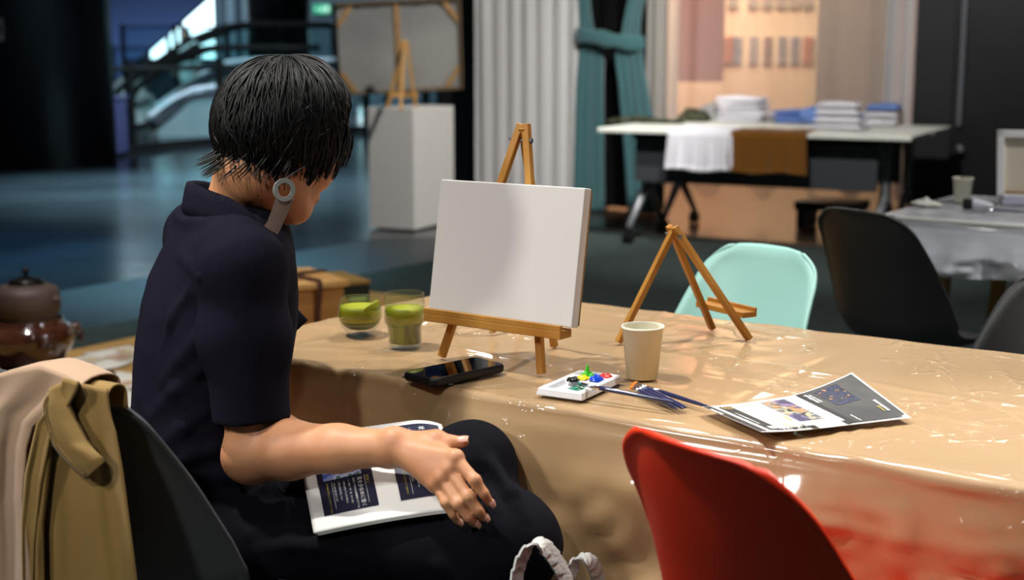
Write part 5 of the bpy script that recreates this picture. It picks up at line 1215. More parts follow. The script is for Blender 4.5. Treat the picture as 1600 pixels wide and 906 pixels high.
# head frame
yw_, pt_ = R_(46), R_(25)
hf = np.array([math.cos(yw_) * math.cos(pt_), math.sin(yw_) * math.cos(pt_), -math.sin(pt_)])
hl = np.array([-math.sin(yw_), math.cos(yw_), 0.]); hu = np.cross(hf, hl); HC = at(446, 203, 2.10); HS = .945
def hd(f, l, u): return HC + (hf * f + hl * l + hu * u) * HS
HM = np.stack([hf, hl, hu])
def head(F_):
    class H_:
        ell = staticmethod(lambda c, r, *k_, **kw: F_.ell(c, tuple(x * HS for x in r), *k_, **kw)); cone = staticmethod(lambda a, b, ra, rb, *k_, **kw: F_.cone(a, b, ra * HS, rb * HS, *k_, **kw)); chain = staticmethod(F_.chain)
    F = H_
    F.ell(hd(0, 0, 0), (.094, .074, .092), HM, .0)
    F.ell(hd(.030, 0, -.055), (.058, .052, .070), HM, .03)          # face mass
    F.cone(hd(.060, .010, -.110), hd(.060, -.010, -.110), .018, .018, .03)   # chin
    for s in (-1, 1):
        F.cone(hd(-.004, s * .050, -.072), hd(.056, s * .014, -.108), .017, .014, .025)     # jaw
        F.ell(hd(.060, s * .034, -.045), (.024, .021, .022), HM, .02)       # cheek
        F.cone(hd(.086, s * .012, -.001), hd(.078, s * .048, .0), .010, .009, .015)     # brow
        F.ell(hd(.079, s * .031, -.020), (.013, .016, .012), HM, .004, 'cut'); F.ell(hd(.068, s * .031, -.020), (.0135, .0145, .0125), HM, .003)
        F.cone(hd(.083, s * .020, -.013), hd(.080, s * .043, -.014), .0035, .003, .003)     # upper lid
        F.ell(hd(.086, s * .0105, -.058), (.009, .008, .007), HM, .008)
        F.ell(hd(-.004, s * .076, -.030), (.019, .007, .030), HM, .006); F.ell(hd(.002, s * .082, -.028), (.010, .005, .018), HM, .0, 'cut'); F.ell(hd(.0, s * .074, -.056), (.008, .005, .010), HM, .006)
    F.cone(hd(.090, 0, -.010), hd(.103, 0, -.050), .007, .0095, .012)      # nose
    F.cone(hd(.087, -.016, -.078), hd(.087, .016, -.078), .0055, .0055, .007); F.ell(hd(.091, 0, -.077), (.006, .014, .005), HM, .005)
    F.ell(hd(.089, 0, -.088), (.007, .016, .006), HM, .006); F.cone(hd(.097, -.016, -.0825), hd(.097, .016, -.0825), .0016, .0016, 0, 'cut')
    F.chain([C7 + np.array([.025, .0, -.03]), C7 + np.array([.055, .005, .045]), hd(-.025, 0, -.075)], [.060, .054, .054], .03)
# right hand: pixel joints with depth
def hp(u, v, y): return at(u, v, y)
fing = {'index': [(712, 716, 1.806), (742, 751, 1.780), (756, 771, 1.776), (765, 785, 1.784)], 'middle': [(702, 734, 1.802), (732, 777, 1.774), (747, 797, 1.770), (756, 808, 1.779)],
        'ring': [(691, 747, 1.802), (716, 788, 1.774), (732, 808, 1.771), (742, 818, 1.779)], 'little': [(681, 757, 1.807), (697, 786, 1.784), (708, 804, 1.781), (716, 815, 1.788)]}
rad = {'index': [.0098, .0086, .0078, .0064], 'middle': [.0100, .0088, .0080, .0066], 'ring': [.0096, .0084, .0076, .0062], 'little': [.0086, .0074, .0066, .0055]}
thumb = [(655, 694, 1.862), (682, 688, 1.850), (704, 692, 1.842), (724, 690, 1.838)]; trad = [.016, .0125, .0100, .0078]
def arm_hand(F):
    mid = ER + (WR - ER) * .3
    F.chain([SR, SR + (ER - SR) * .55, ER], [.047, .042, .036], .02)
    F.ell(ER + np.array([-.008, 0, -.008]), (.036, .033, .034), None, .02)
    F.chain([ER, ER + (WR - ER) * .25 + ZV * .003, ER + (WR - ER) * .6 + ZV * .002, WR], [.0385, .0405, .0315, .0235], .015)
    F.cone(WR + np.array([-.01, 0, -.010]), WR + np.array([-.005, .0, .010]), .0185, .0185, .012)
    for n_ in fing:
        P = [hp(*q) for q in fing[n_]]; r = rad[n_]
        F.cone(WR + (P[0] - WR) * .10, P[0],   .0170, .0120, .008)              # metacarpal
    for n_ in fing:
        P = [hp(*q) for q in fing[n_]]; r = rad[n_]
        F.ell(P[0] + np.array([0, -.002, .002]), (.0108,) * 3, None, .005)          # knuckle
        F.chain(P, [x * .92 for x in r], .002)
        F.ell(P[1] + np.array([0, -.001, .001]), (r[1] * 1.08,) * 3, None, .003)
    P = [hp(*q) for q in thumb]; F.cone(WR + np.array([.008, .008, 0]), P[1], .018, .0145, .012); F.chain(P, trad, .006)
    F.ell(hp(690, 712, 1.835), (.012, .012, .014), None, .012)
F = Field((-.70, 1.70, .0), (.10, 2.44, 1.22), .0029)
torso(F, -.012)
head(F)
arm_hand(F)
# left arm: elbow bent, forearm resting on the lap behind the booklet
EL = SL + np.array([.06, -.03, -.27]); WL = at(505, 706, 2.07)
F.chain([SL, EL], [.046, .036], .02); F.chain([EL, WL], [.037, .024], .015)
lh = unit([.9, -.1, -.10]); 
for i, (dx, L) in enumerate(((-.027, .062), (-.009, .072), (.009, .068), (.026, .054))):
    sd_ = np.array([.1, .6, .55]); sd_ = unit(sd_); b0 = WL + lh * .085 + sd_ * dx; F.cone(WL + sd_ * dx * .3, b0, .015, .0115, .009); F.chain([b0, b0 + lh * L * .5 + ZV * -.006, b0 + lh * L * .85 + ZV * -.02], [.009, .008, .0065], .003)
F.chain([WL + lh * .02, WL + lh * .05 + np.array([.01, -.035, .0]), WL + lh * .09 + np.array([.01, -.045, -.008])], [.014, .0105, .0075], .006)
# legs and feet inside the trousers
for H, K, A in ((HR, KR, AR), (HL, KL, AL)):
    F.chain([H, K], [.072, .045], .03); F.chain([K, K + (A - K) * .4, A], [.045, .044, .03], .02)
for A, hl2 in ((AR, 0), (AL, .09)):
    F.chain([A, A + np.array([-.02, 0, -.05 - hl2 * .2]), A + np.array([.13, -.01, -.085 - hl2])], [.03, .034, .028], .02)
person = F.build('person', M_skin)
tag(person, 'seated woman in navy clothes with short black hair, looking down, right hand over a booklet', 'person')
# nails
M_nail = mat('nail', (.88, .66, .58), .25, coat=.4)
for n_, P_, up_ in [(k, [hp(*q) for q in fing[k]], unit([.45, -.75, .45])) for k in fing] + [('thumb', [hp(*q) for q in thumb], unit([.1, -.65, .75]))]:
    d = unit(P_[3] - P_[2]); r = (rad[n_][3] if n_ != 'thumb' else trad[3]); up2_ = unit(up_ - d * (up_ @ d)); sx = np.cross(d, up2_)
    s = np.linspace(-1, 1, 9); A_, B_ = np.meshgrid(s, s, indexing='ij'); q = np.where(np.maximum(np.abs(A_), 1e-6) > 0, 1, 1) * np.sqrt(1 - .4 * B_ ** 2)
    G = P_[3] + d * (.0015 + A_ * r * .95)[..., None] + sx * (B_ * r * .70 * np.sqrt(1 - .35 * A_ ** 2))[..., None] + up2_ * (r * 1.0 * np.sqrt(np.clip(1 - (B_ * .70) ** 2, 0, 1)) - .0012 * np.maximum(A_, 0) + .0001)[..., None]
    MB().grid(G).build('fingernail', M_nail, person, smooth=True, solid=.0006)
# eyes
for s in (-1, 1):
    e = hd(.0695, s * .031, -.020); MB().lathe([(0, -.0125), (.0088, -.0088), (.0125, 0), (.0088, .0088), (0, .0125)], (0, 0, 0), 16)
    ob = MB(); V = []; n = 14
    for i in range(n + 1):
        a = PI * i / n; V.append([tuple(e + .0128 * (hf * math.cos(a) + (hl * math.cos(b_) + hu * math.sin(b_)) * math.sin(a))) for b_ in np.linspace(0, 2 * PI, 17)[:-1]])
    ey = ob.grid(np.array(V), wrap=True).build('eye', mat('eye_white', (.85, .83, .8), .15, coat=1.), person, smooth=True)
    V = [[tuple(e + .0131 * (hf * math.cos(a) + (hl * math.cos(b_) + hu * math.sin(b_)) * math.sin(a))) for b_ in np.linspace(0, 2 * PI, 17)[:-1]] for a in np.linspace(0.001, .5, 5)]
    MB().grid(np.array(V), wrap=True).build('iris', mat('iris_brown', (.09, .05, .03), .1, coat=1.), ey, smooth=True)
    lb_ = MB(); rr = np.random.default_rng(3)
    for i in range(16):
        q = i / 15; p = hd(.0825 - .004 * abs(q - .4), s * (.018 + .027 * q), -.018 - .002 * q); lb_.tube([p, p + hf * .006 + hl * s * (.003 * q) - hu * .002, p + hf * .010 + hl * s * (.007 * q) - hu * .001], [.0006, .0004, .0001], 4)
    lb_.build('eyelashes', M_hair, person)
    eb_ = MB()
    for i in range(26):
        q = i / 25; p = hd(.0935 - .012 * q ** 2, s * (.012 + .040 * q), .007 + .004 * math.sin(q * 2.6)); eb_.tube([p, p + hl * s * .007 + hu * .002 - hf * .0015 * q], [.0008, .0002], 4)
    eb_.build('eyebrow', M_hair, person)
lp = MB(); V = []
for A_ in np.linspace(-1, 1, 15): V.append([hd(.0945 - .007 * A_ * A_ + .003 * math.sin((b_ + 1) * PI / 2), A_ * .019, -.0825 + b_ * .0085 * (1 - A_ * A_) ** .6 + .0005) for b_ in np.linspace(-1, 1, 9)])
lp.grid(np.array(V)).build('lips', mat('lips', (.62, .33, .28), .4), person, smooth=True)

# hair: a close cap and several thousand locks combed from the crown
HCAP = Field(HC - .16, HC + .16, .004)
HCAP.ell(hd(-.008, 0, .008), (.094, .076, .091), HM, 0); HCAP.ell(hd(-.035, 0, -.03), (.067, .067, .064), HM, .02)
HCAP.half(hd(.066, 0, -.005), unit(hf * 1.0 - hu * .50)); HCAP.half(hd(.03, 0, -.055), unit(hf * .35 - hu * 1.0)); HCAP.half(hd(0, 0, -.072), -hu)
Vc, Qc = HCAP.mesh(); ok = (Qc >= 0).all(1); Qc = Qc[ok]
hm = MB(); hm.add(Vc, Qc)
rr = np.random.default_rng(11)
CR = np.array([-.35, .0, .93]); CR /= np.linalg.norm(CR)                # crown direction in head coordinates (f, l, u)
e1 = unit(np.array([1, 0, 0]) - CR * CR[0]); e2_ = np.cross(CR, e1)
AX = np.array([.094, .082, .099]); CC = np.array([-.008, 0, .006])
def surf(dirv, off):
    k0 = 1 / np.sqrt(((dirv / (AX + off)) ** 2).sum()); return CC + dirv * k0
NL = 5200
for i in range(NL):
    a = rr.uniform(-PI, PI); aa = abs(a)                                  # 0 = towards the face
    # how far down this lock reaches (angle from the crown)
    end = float(np.interp(aa, [0, .35, .7, 1.0, 1.35, 1.8, 2.3, 2.8, PI], [1.38, 1.34, 1.30, 1.38, 2.05, 2.08, 2.10, 2.20, 2.22]))
    tailL = float(np.interp(aa, [0, .5, .85, 1.0, 1.3, 1.8, 2.3, 2.8, PI], [.016, .012, .012, .014, .036, .030, .026, .026, .03])) * rr.uniform(.5, 1.25)
    layer = rr.uniform(0, 1); start = rr.uniform(.02, .55) * end if rr.random() < .75 else rr.uniform(.5, .85) * end
    end *= rr.uniform(.86, 1.02) if rr.random() < .8 else rr.uniform(.7, .9)
    if end < start + .25: start = end - .3
    off = .000 + .014 * layer
    sway = rr.normal() * .17; P = []; wv = rr.normal() * .05
    ns = 11
    for q in np.linspace(0, 1, ns):
        th = start + (end - start) * q; al = a + sway * q + wv * math.sin(q * 6 + i)
        dv = CR * math.cos(th) + (e1 * math.cos(al) + e2_ * math.sin(al)) * math.sin(th)
        p = surf(dv, off * (.4 + .9 * math.sin(q * PI * .8)) + .002); P.append(p)
    d = unit(P[-1] - P[-2]); gd = np.array([-hf[2], -hl[2], -hu[2]]) * 1.0        # gravity in head coordinates
    out = unit(P[-1] - CC); back_ = max(0, (aa - 1.9) / 1.2)
    p = P[-1]
    for q in range(4):
        d = unit(d + gd * .18 + out * (.10 * back_ * q * (.5 + rr.random())) - out * (.10 if aa < 1.5 else .03)); p = p + d * tailL / 4 * (1.7 if back_ > .3 else 1); P.append(p)
    W = rr.uniform(.0007, .0021) ; n_ = len(P); R = [W * (.55 + .6 * math.sin(min(1, k / n_ * 1.15) * PI * .75)) * (1 if k < n_ - 3 else (n_ - k) / 4) + .00015 for k in range(n_)]
    hm.tube([hd(*p) for p in P], R, 4, cap=False)
# loose side locks in front of the ear and over the cheek
for (l0, f0, u0, f1, u1, nn) in ((-.078, .020, .01, .024, -.080, 26), (-.076, .040, .02, .052, -.058, 34), (-.066, .062, .03, .074, -.052, 16), (-.05, .085, .03, .100, -.022, 12)):
    for j in range(nn):
        jx = rr.normal() * .005; P = []
        for q in np.linspace(0, 1, 9):
            P.append(hd(f0 + (f1 - f0) * q ** 1.3 + jx * (1 - .5 * q) , l0 + .010 * q * q - .004 * math.sin(q * PI) + rr.normal() * .0003, u0 + (u1 - u0) * q * rr.uniform(.96, 1.0)))
        hm.tube(P, [.0013, .0016, .0017, .0017, .0016, .0015, .0012, .0008, .0002], 4, cap=False)
for j in range(70):                                              # wispy ends at the nape and fly-away hairs
    a = rr.uniform(2.0, PI) * rr.choice([-1, 1]); th = rr.uniform(1.95, 2.2); dv = CR * math.cos(th) + (e1 * math.cos(a) + e2_ * math.sin(a)) * math.sin(th); p = surf(dv, .012); P = [p]; d = unit(unit(p - CC) * .5 + np.array([-.3, 0, -.8]))
    for q in range(6): d = unit(d + unit(p - CC) * .16 * rr.uniform(0, 1.6) + np.array([-.05, 0, 0])); p = p + d * .0075; P.append(p)
    hm.tube([hd(*p) for p in P], [.0012, .0014, .0013, .0011, .0008, .0005, .0001], 4, cap=False)
hair = hm.build('hair', M_hair, person, smooth=True)

# earring: flat ring with a broad strap hanging from it
rc_ = at(444, 297, 1.985); v1 = unit(at(462, 297, 1.995) - rc_); v2 = unit(at(444, 280, 1.99) - rc_); nn_ = np.cross(v1, v2); pxm = 1.99 / FPX
ring = MB(); a = np.linspace(0, 2 * PI, 41)[:-1]; G = []
for (r, h) in ((11, -1), (19, -1), (19, 1), (11, 1)): G.append(rc_ + (r * pxm) * (np.cos(a)[:, None] * v1 + np.sin(a)[:, None] * v2) + nn_ * h * .0016)
G.append(G[0]); er_ = ring.grid(np.array(G), wrap=True).build('earring', mat('earring_ring', (.47, .47, .45), .35, spec=.5), person, bevel=.0006)
sP = [(at(430, 312, 1.985), at(460, 310, 1.987)), (at(424, 330, 1.985), at(449, 334, 1.987)), (at(418, 346, 1.985), at(441, 352, 1.987)), (at(411, 355, 1.985), at(434, 366, 1.987))]
MB().grid(np.array([[p + (q - p) * x + nn_ * .001 * math.sin(x * PI) for x in np.linspace(0, 1, 7)] for p, q in sP])).build('earring_strap', mat('earring_strap', (.44, .36, .32), .55), er_, solid=.0026, off=0)
MB().tube([rc_ + v2 * 11 * pxm, rc_ + v2 * 18 * pxm - v1 * .001, hd(0, -.082, -.052)], .0008, 6).build('ear_hook', M_steel, er_)

# clothes: short-sleeved navy top with a stand collar
F = Field((-.74, 1.68, .40), (-.10, 2.48, 1.06), .0040)
torso(F, .010, .0)
for S in (SR, SL): F.cone(C7 + np.array([.03, 0, -.055]), S + ZV * .018, .055, .050, .05)
F.cone(C7 + np.array([.01, 0, -.05]), C7 + np.array([-.005, 0, -.16]), .06, .09, .04)
F.cone(SR + ZV * .0, SR + unit(ER - SR) * .02, .050, .048, .04); F.cone(SL, SL + unit(EL - SL) * .02, .050, .048, .04)
# folds: soft ridges running from the armpit and waist
def fold(uv, r, y, k=.010):
    P = [at(u, v, y_) for (u, v), y_ in zip(uv, y)]; F.chain(P, [r * .5] + [r] * (len(P) - 2) + [r * .4], k)
def back_y(u, v, off=0.):
    """depth of the cloth surface seen at pixel (u, v)"""
    for y in np.linspace(1.70, 2.4, 240):
        p = at(u, v, y); i = ((p - F.lo) / F.h).astype(int)
        if (i >= 0).all() and (i < F.n - 1).all() and F.F[tuple(i)] < 0: return y + off
    return 2.05
for uv, r in (([(255, 600), (285, 560), (320, 525), (338, 500)], .009), ([(240, 650), (275, 610), (310, 580), (335, 560)], .008), ([(250, 700), (290, 665), (325, 640)], .009), ([(262, 735), (300, 712), (335, 700), (372, 705)], .008),
              ([(285, 400), (320, 430), (338, 470)], .008), ([(270, 770), (310, 750), (350, 742), (400, 752)], .009), ([(300, 800), (340, 780), (380, 772)], .009), ([(380, 520), (372, 570), (372, 610)], .006), ([(300, 450), (268, 500), (255, 540)], .007)):
    fold(uv, r, [back_y(u, v, .003) for u, v in uv], .012)
F.rough(.0030, 16, 3); F.rough(.0012, 42, 5)
F.chain([C7 + np.array([.018, 0, -.06]), C7 + np.array([.06, .005, .06])], [.062, .070], 0, 'cut')
F.half((0, 0, TC[0][2] + .015), (0, 0, -1)); TOPF = F
top = F.build('navy_top', M_navy_cloth, person, relax=2)
d_ = unit(ER - SR); cuffE = SR + d_ * (np.linalg.norm(ER - SR) - .048); cuff0 = cuffE - d_ * .056; dL = unit(EL - SL)
F = Field(np.minimum(SR, ER) - .11, np.maximum(SR, ER) + .11, .0036); F.chain([SR + np.array([-.012, .02, .030]), SR + ZV * .006, SR + d_ * .09, cuffE + d_ * .03], [.046, .061, .061, .0520], .03); F.cone(cuff0, cuffE + d_ * .03, .0540, .0555, .002)
F.rough(.0030, 16, 3); F.half(cuffE, d_); F.cone(cuffE - d_ * .03, cuffE + d_ * .05, .0490, .0490, 0, 'cut'); slv = F.build('sleeve', M_navy_cloth, person, relax=2)
F = Field(np.minimum(SL, EL) - .12, np.maximum(SL, EL) + .12, .0045); F.chain([SL + ZV * .012, SL + dL * .22], [.060, .060], .03); F.half(SL + dL * .195, dL); F.cone(SL + dL * .17, SL + dL * .25, .053, .053, 0, 'cut'); F.build('sleeve', M_navy_cloth, person, relax=2)
F = TOPF
# collar: a folded band that runs round the neck to the front
cpx = [(442, 400, 2.04), (424, 384, 2.00), (398, 362, 1.995), (366, 342, 2.00), (330, 330, 2.03), (302, 318, 2.09), (300, 312, 2.17), (330, 312, 2.24), (380, 330, 2.25), (420, 360, 2.22), (446, 388, 2.17)]
base = np.array([at(*p) for p in cpx]); K = np.linspace(0, 1, len(cpx)); ss = np.linspace(0, 1, 90); CB = np.stack([cat_interp(K, base[:, i], ss) for i in range(3)], 1)
CB = CB - ZV * .010; cen = CB.mean(0); rad_ = CB - cen; rad_[:, 2] = 0; rad_ /= np.linalg.norm(rad_, axis=1)[:, None]
hgt = .036 * np.sin(np.clip(ss, .0, 1) * PI) ** .4 + .002
prof = [(.000, .0), (-.004, .5), (-.006, .92), (-.002, 1.06), (.005, 1.02), (.009, .75), (.013, .3), (.016, -.10), (.013, -.14)]
G = np.array([[CB[i] + rad_[i] * o_ + ZV * hgt[i] * q for o_, q in prof] for i in range(len(ss))])
MB().grid(G).build('collar', M_navy_cloth, person, smooth=True, solid=.0035)
# open lapel tips at the front
def flap(name, pts, n=10):
    P = [np.array(at(*p)) for p in pts]; U_, V_ = np.meshgrid(np.linspace(0, 1, n), np.linspace(0, 1, n), indexing='ij'); g_ = bilerp(P, U_[..., None], V_[..., None]); g_ = g_ + np.array([0, -.006, .003]) * (np.sin(U_ * PI) * np.sin(V_ * PI))[..., None]
    MB().grid(g_).build(name, M_navy_cloth, person, smooth=True, solid=.004, off=0)
flap('lapel', [(414, 374, 2.01), (450, 386, 2.06), (446, 412, 2.07), (424, 400, 2.01)])
flap('lapel', [(440, 455, 2.06), (458, 478, 2.12), (480, 500, 2.14), (444, 532, 2.10)])
# shoulder and cuff seams
for uv, r in (([(335, 560), (327, 500), (335, 450), (365, 408), (405, 392)], .0012),):
    MB().tube([at(u, v, back_y(u, v, -.0005)) for u, v in uv], r, 6).build('armhole_seam', M_navy_cloth, top, smooth=True)
x_ = unit(np.cross(d_, (0, 1, 0))); y_ = np.cross(d_, x_)
MB().tube([cuff0 + d_ * .001 + .0555 * (math.cos(a) * x_ + math.sin(a) * y_) for a in np.linspace(0, 2 * PI, 33)], .0012, 6, cap=False).build('cuff_seam', M_navy_cloth, top, smooth=True)
# wide navy trousers
F = Field((-.74, 1.66, .10), (.16, 2.46, .80), .0044)
sl_ = TC[:3]
torso(F, .012, 0.); F.half((0, 0, TC[2][2] - .02), (0, 0, 1))
for H, K, A, r0, r1 in ((HR, KR, AR, .080, .064), (HL, KL, AL, .080, .058)):
    F.chain([H, H + (K - H) * .5, K], [r0, .065, r1], .03)
    F.ell(K, (r1 * 1.03,) * 3, None, .02); F.chain([K, K + (A - K) * .5, A + (K - A) * .1], [r1, .062, .066], .03)
F.cone(KL + np.array([.012, -.03, -.03]), KR + np.array([-.005, .02, .0]), .050, .052, .04)
def zfold(P, r, k=.012): F.chain([np.array(p) for p in P], [r * .4] + [r] * (len(P) - 2) + [r * .4], k)
for uv, r in (([(400, 860), (450, 850), (500, 852), (560, 866)], .008), ([(380, 800), (420, 770), (455, 752)], .010), ([(395, 835), (430, 800), (470, 775)], .008), ([(745, 700), (780, 745), (805, 790)], .009), ([(770, 720), (800, 770), (820, 810)], .008), ([(735, 760), (765, 800), (790, 840)], .009), ([(655, 870), (690, 880), (720, 905)], .008), ([(760, 790), (755, 830), (762, 880)], .008)):
    zfold([at(u, v, back_y(u, v, .003)) for u, v in uv], r)
F.rough(.0035, 13, 8); F.rough(.0012, 40, 9)
for A, K in ((AR, KR), (AL, KL)): F.half(A + (K - A) * .12, A - K, A - .12, A + .12)
F.build('trousers', M_trouser, person, relax=2)
for A, hl2, in ((AR, 0), (AL, .09)):
    F = Field(A - np.array([.12, .12, .22]), A + np.array([.26, .12, .06]), .004); a = A + np.array([-.025, 0, -.055 - hl2 * .2]); b_ = A + np.array([.13, -.01, -.083 - hl2])
    F.chain([A, a, b_], [.037, .042, .036], .03); F.half(A + ZV * .01, (0, 0, 1)); F.half((0, 0, max(.008, b_[2] - .028)), (0, 0, -1)); F.build('shoe', mat('shoe_white', (.72, .72, .70), .5), person)
for c in person.children: pass

# ------------------------------------------------------------------ booklet on her lap
M_bk = mat('booklet_paper', (.90, .89, .87), .4, coat=.1)
B0, B1, B2, B3 = at(490, 833, 1.855), at(728, 793, 1.815), at(690, 650, 1.985), at(462, 682, 2.02)
blift = lambda U, V: ZV * (.010 * np.sin(U * PI) * (1 - V) * .3 - .012 * np.clip((U - .78) / .22, 0, 1) ** 2 * (.3 + .7 * V) + .012 * np.sin(V * PI) * U)
for k in range(3):
    cs = [B0 + np.array([.003 * k, .0, -.0016 * k]), B1 + np.array([.001 * k, 0, -.0016 * k]), B2 - ZV * .0016 * k, B3 - ZV * .0016 * k]
    if k == 0: bk = Page(cs, blift, 'booklet', 'white printed booklet with navy panels lying open on the woman lap', 'booklet', .0007, M_bk)
    else:
        U, V = np.meshgrid(np.linspace(0, 1, 24), np.linspace(0, 1, 24), indexing='ij'); UU, VV = U[..., None], V[..., None]
        MB().grid(bilerp([np.array(x) for x in cs], UU, VV) + blift(UU, VV)).build('page', M_bk, bk.o, smooth=True, solid=.0006)
bphoto = photo('photo_flowers', [(.30, .36, .70), (.55, .6, .85), (.75, .8, .92), (.35, .5, .45), (.45, .42, .75)], 70); bphoto2 = photo('photo_lake', [(.2, .4, .75), (.3, .65, .8), (.25, .55, .45), (.4, .7, .9)], 40, (1, 4, 1))
def panel(u0, u1, v0, v1, ph_m, lines, top):
    bk.block(u0, v0, u1, v1, M_navy, 'print_panel', .0007); w = u1 - u0; h = v1 - v0
    bk.block(u0 + .10 * w, v0 + .41 * h, u0 + .80 * w, v0 + .80 * h, ph_m, 'photo_print', .0010)
    for (body, q, size, m) in lines:
        bk.text(body, u0 + w * q, v0 + h * .375, size, m, (0, -1), (1, 0), .0013)
    for body, q, size in top: bk.text(body, u0 + w * q, v0 + h * .94, size, M_inkw, (0, -1), (1, 0), .0013)
    for q in (.84, .235): bk.block(u0 + w * q, v0 + .05 * h, u0 + w * q + .002, v0 + .38 * h, M_inkw, 'rule', .0011)
l5 = [('STEP 5', .865, .0056, M_yel), ('花を少なめに置く', .715, .0072, M_inkw), ('自分にできるのは数種類だけで十分', .625, .0036, M_inkw), ('・1〜2輪の「花・茎」だけに置く', .535, 0.0032, M_inkw), ('・大輪を左右どちらかに寄せる', .445, 0.0032, M_inkw), ('・空間は余白を残しておく', .355, 0.0032, M_inkw), ('・他は後の線でぼかします', .265, 0.0032, M_inkw), ('色を重ねすぎないことがポイントになる', .135, 0.0032, M_yel)]
l6 = [('STEP 6', .865, .0056, M_yel), ('奥行きを描く', .715, .0072, M_inkw), ('遠くのものほどやわらかくする', .625, .0036, M_inkw), ('・水面に映る色をそろえていきます', .535, 0.0032, M_inkw), ('・明るい色を少し足す', .445, 0.0032, M_inkw), ('・一つのまとまりを意識する', .355, 0.0032, M_inkw), ('・筆の跡で空気を描く', .265, 0.0032, M_inkw), ('色・やわらかさをくらべて描きたい', .135, 0.0032, M_yel)]
tp_ = [('状', .62, .010), ('・水面', .42, .005), ('・空間', .24, .005)]
panel(.09, .455, .13, .94, bphoto, l5, tp_); panel(.60, .965, .13, .94, bphoto2, l6, tp_)

# ------------------------------------------------------------------ coat over the chair back
M_coat = mat('khaki_cotton', (.57, .455, .235), .75, sheen=.1, bump=(420, .25, .0010), var=((.53, .41, .20), 9)); M_lining = mat('coat_lining', (.67, .55, .44), .7, sheen=.2, bump=(420, .2, .0008))
CZ = R_(58); cf, cl_ = np.array([math.cos(CZ), math.sin(CZ), 0]), np.array([-math.sin(CZ), math.cos(CZ), 0]); CO_ = np.array([-.505, 2.02, .006])
def chb(l, z):     # back face of the chair at lateral l, height z
    f = float(np.interp(z, [.45, .55, .63, .71, .77, .81], [-.15, -.195, -.215, -.236, -.250, -.258])); return f - .012 + .045 * (abs(l) / .2) ** 2.6
def cpt(l, b_, z): return CO_ + cl_ * l + cf * b_ + ZV * z
def bk(u, v, off):        # point seen at (u, v) on the upright plane just behind the chair back
    p0 = CO_ + cf * (-.268 - off); d = ray(u, v); o = np.array([0, 0, EYE]); return o + d * (((p0 - o) @ cf) / (d @ cf))
def hung(name, vt, left, right, off, m, parent, nu=40, nv=60, v1=1010, fold=.010, freq=4.0, seed=0, roll=.035, solid=.0022, inside=.10, flare=.0):
    """cloth hanging behind the chair back; its first row rolls over the top edge to the sitter's side"""
    G = []; s = np.linspace(0, 1, nu)
    tops = np.interp(s, np.linspace(0, 1, len(vt)), [q[1] for q in vt]); topu = np.interp(s, np.linspace(0, 1, len(vt)), [q[0] for q in vt])
    P0 = np.array([bk(u, v, off) for u, v in zip(topu, tops)])
    rows = []
    if roll:
        for q in (1., .6, .25): rows.append(P0 + cf * (roll * 1.9 + off) - ZV * (.012 + inside * q))
        for a in np.linspace(0, PI, 9)[:-1]: rows.append(P0 + cf * ((roll + off / 2) * (1 + math.cos(a)) * .95) + ZV * (.014 * math.sin(a) - .012))
    for j in range(nv):
        q = j / (nv - 1); row = []
        for i in range(nu):
            v = tops[i] + (v1 - tops[i]) * q; ul = np.interp(v, [a[0] for a in left], [a[1] for a in left]); ur = np.interp(v, [a[0] for a in right], [a[1] for a in right])
            w = min(1, q * 6); u = topu[i] * (1 - w) + (ul + (ur - ul) * s[i]) * w
            f = fold * min(1, q * 3 + .1) * (math.sin(2 * PI * freq * s[i] + seed + 1.2 * float(n2(q * 2, s[i] * 2, seed))) * (.6 + .4 * float(n2(s[i] * 4, q * 1.5, seed + 2))) + .5 * float(n2(s[i] * 7, q * 3, seed + 3)))
            row.append(bk(u, v, off + .006 + fold + f + flare * q))
        rows.append(np.array(row))
    return MB().grid(np.array(rows)).build(name, m, parent, smooth=True, solid=solid, off=0)
coat = thing('coat', 'khaki cotton coat with pale lining hung over the grey chair back', 'coat', CO_ + cf * -.27 + ZV * .76)
hung('coat_body', [(52, 588), (80, 590), (110, 597), (140, 602), (168, 607)], [(580, 52), (640, 50), (720, 40), (906, 40), (1010, 40)], [(600, 168), (640, 174), (740, 192), (906, 213), (1010, 226)], .004, M_coat, coat, fold=.007, freq=2.6, seed=3, roll=.014, inside=.02)
hung('lining', [(-60, 604), (-20, 590), (30, 576), (64, 571), (100, 584), (124, 596)], [(570, -60), (1010, -90)], [(584, 124), (600, 96), (640, 60), (700, 42), (780, 36), (906, 50), (1010, 60)], .018, M_lining, coat, fold=.008, freq=2.2, seed=7, roll=.025, inside=.04)
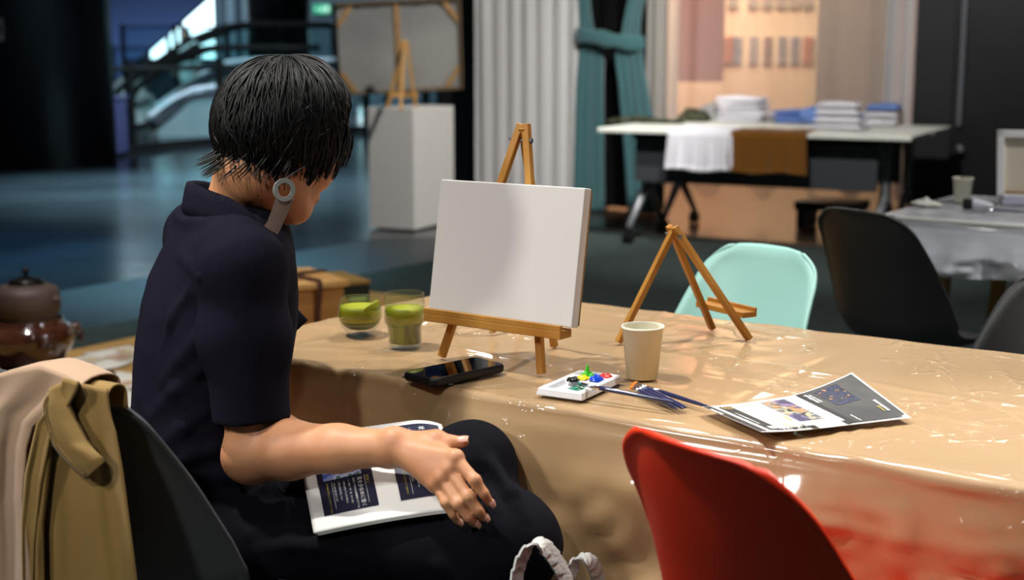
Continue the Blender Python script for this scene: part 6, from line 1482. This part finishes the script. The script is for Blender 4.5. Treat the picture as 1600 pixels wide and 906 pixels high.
hung('front_facing', [(98, 590), (108, 592), (122, 597)], [(590, 98), (615, 72), (660, 58), (740, 40), (820, 34), (906, 36), (1010, 40)], [(597, 122), (620, 98), (680, 80), (760, 64), (850, 54), (906, 52), (1010, 56)], .026, M_coat, coat, nu=10, fold=.004, freq=.8, seed=2, roll=0)
hung('front_facing', [(84, 604), (92, 603), (102, 602)], [(604, 84), (640, 66), (740, 54), (906, 46), (1010, 48)], [(602, 102), (650, 84), (720, 80), (820, 68), (906, 70), (1010, 74)], .019, M_coat, coat, nu=10, fold=.006, freq=.7, seed=5, roll=0)
def patch(name, poly_l, poly_r, off, m, bulge=.008, n=26, k=12, parent=coat, solid=.0035):
    t_ = np.linspace(0, 1, n); L = np.stack([np.interp(t_, np.linspace(0, 1, len(poly_l)), [p[i] for p in poly_l]) for i in (0, 1)], 1); Rr = np.stack([np.interp(t_, np.linspace(0, 1, len(poly_r)), [p[i] for p in poly_r]) for i in (0, 1)], 1)
    G = np.array([[bk(*(L[i] + (Rr[i] - L[i]) * s), off + bulge * math.sin(s * PI) * (.4 + .6 * math.sin(t_[i] * PI)) + .002 * float(n2(t_[i] * 6, s * 3, 4))) for s in np.linspace(0, 1, k)] for i in range(n)])
    return MB().grid(G).build(name, m, parent, smooth=True, solid=solid, off=0), G
lap, G = patch('collar_flap', [(80, 606), (68, 632), (68, 655), (80, 690), (96, 712), (118, 734), (137, 748)], [(94, 598), (104, 622), (118, 655), (136, 690), (145, 700), (158, 712), (163, 722)], .034, M_coat)
M_stitch = mat('stitching', (.50, .40, .24), .8)
for q in (1, 2):
    MB().tube([G[i, q] - cf * .0030 for i in range(2, len(G) - 1)], .0007, 5).build('stitch_line', M_stitch, lap, smooth=True)
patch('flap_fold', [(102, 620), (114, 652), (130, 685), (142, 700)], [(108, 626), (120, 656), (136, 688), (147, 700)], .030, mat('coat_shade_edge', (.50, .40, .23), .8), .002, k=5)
rest(coat, coat.location)
for o in list(coat.children):
    for c in o.children: c.matrix_parent_inverse = Matrix.Identity(4)
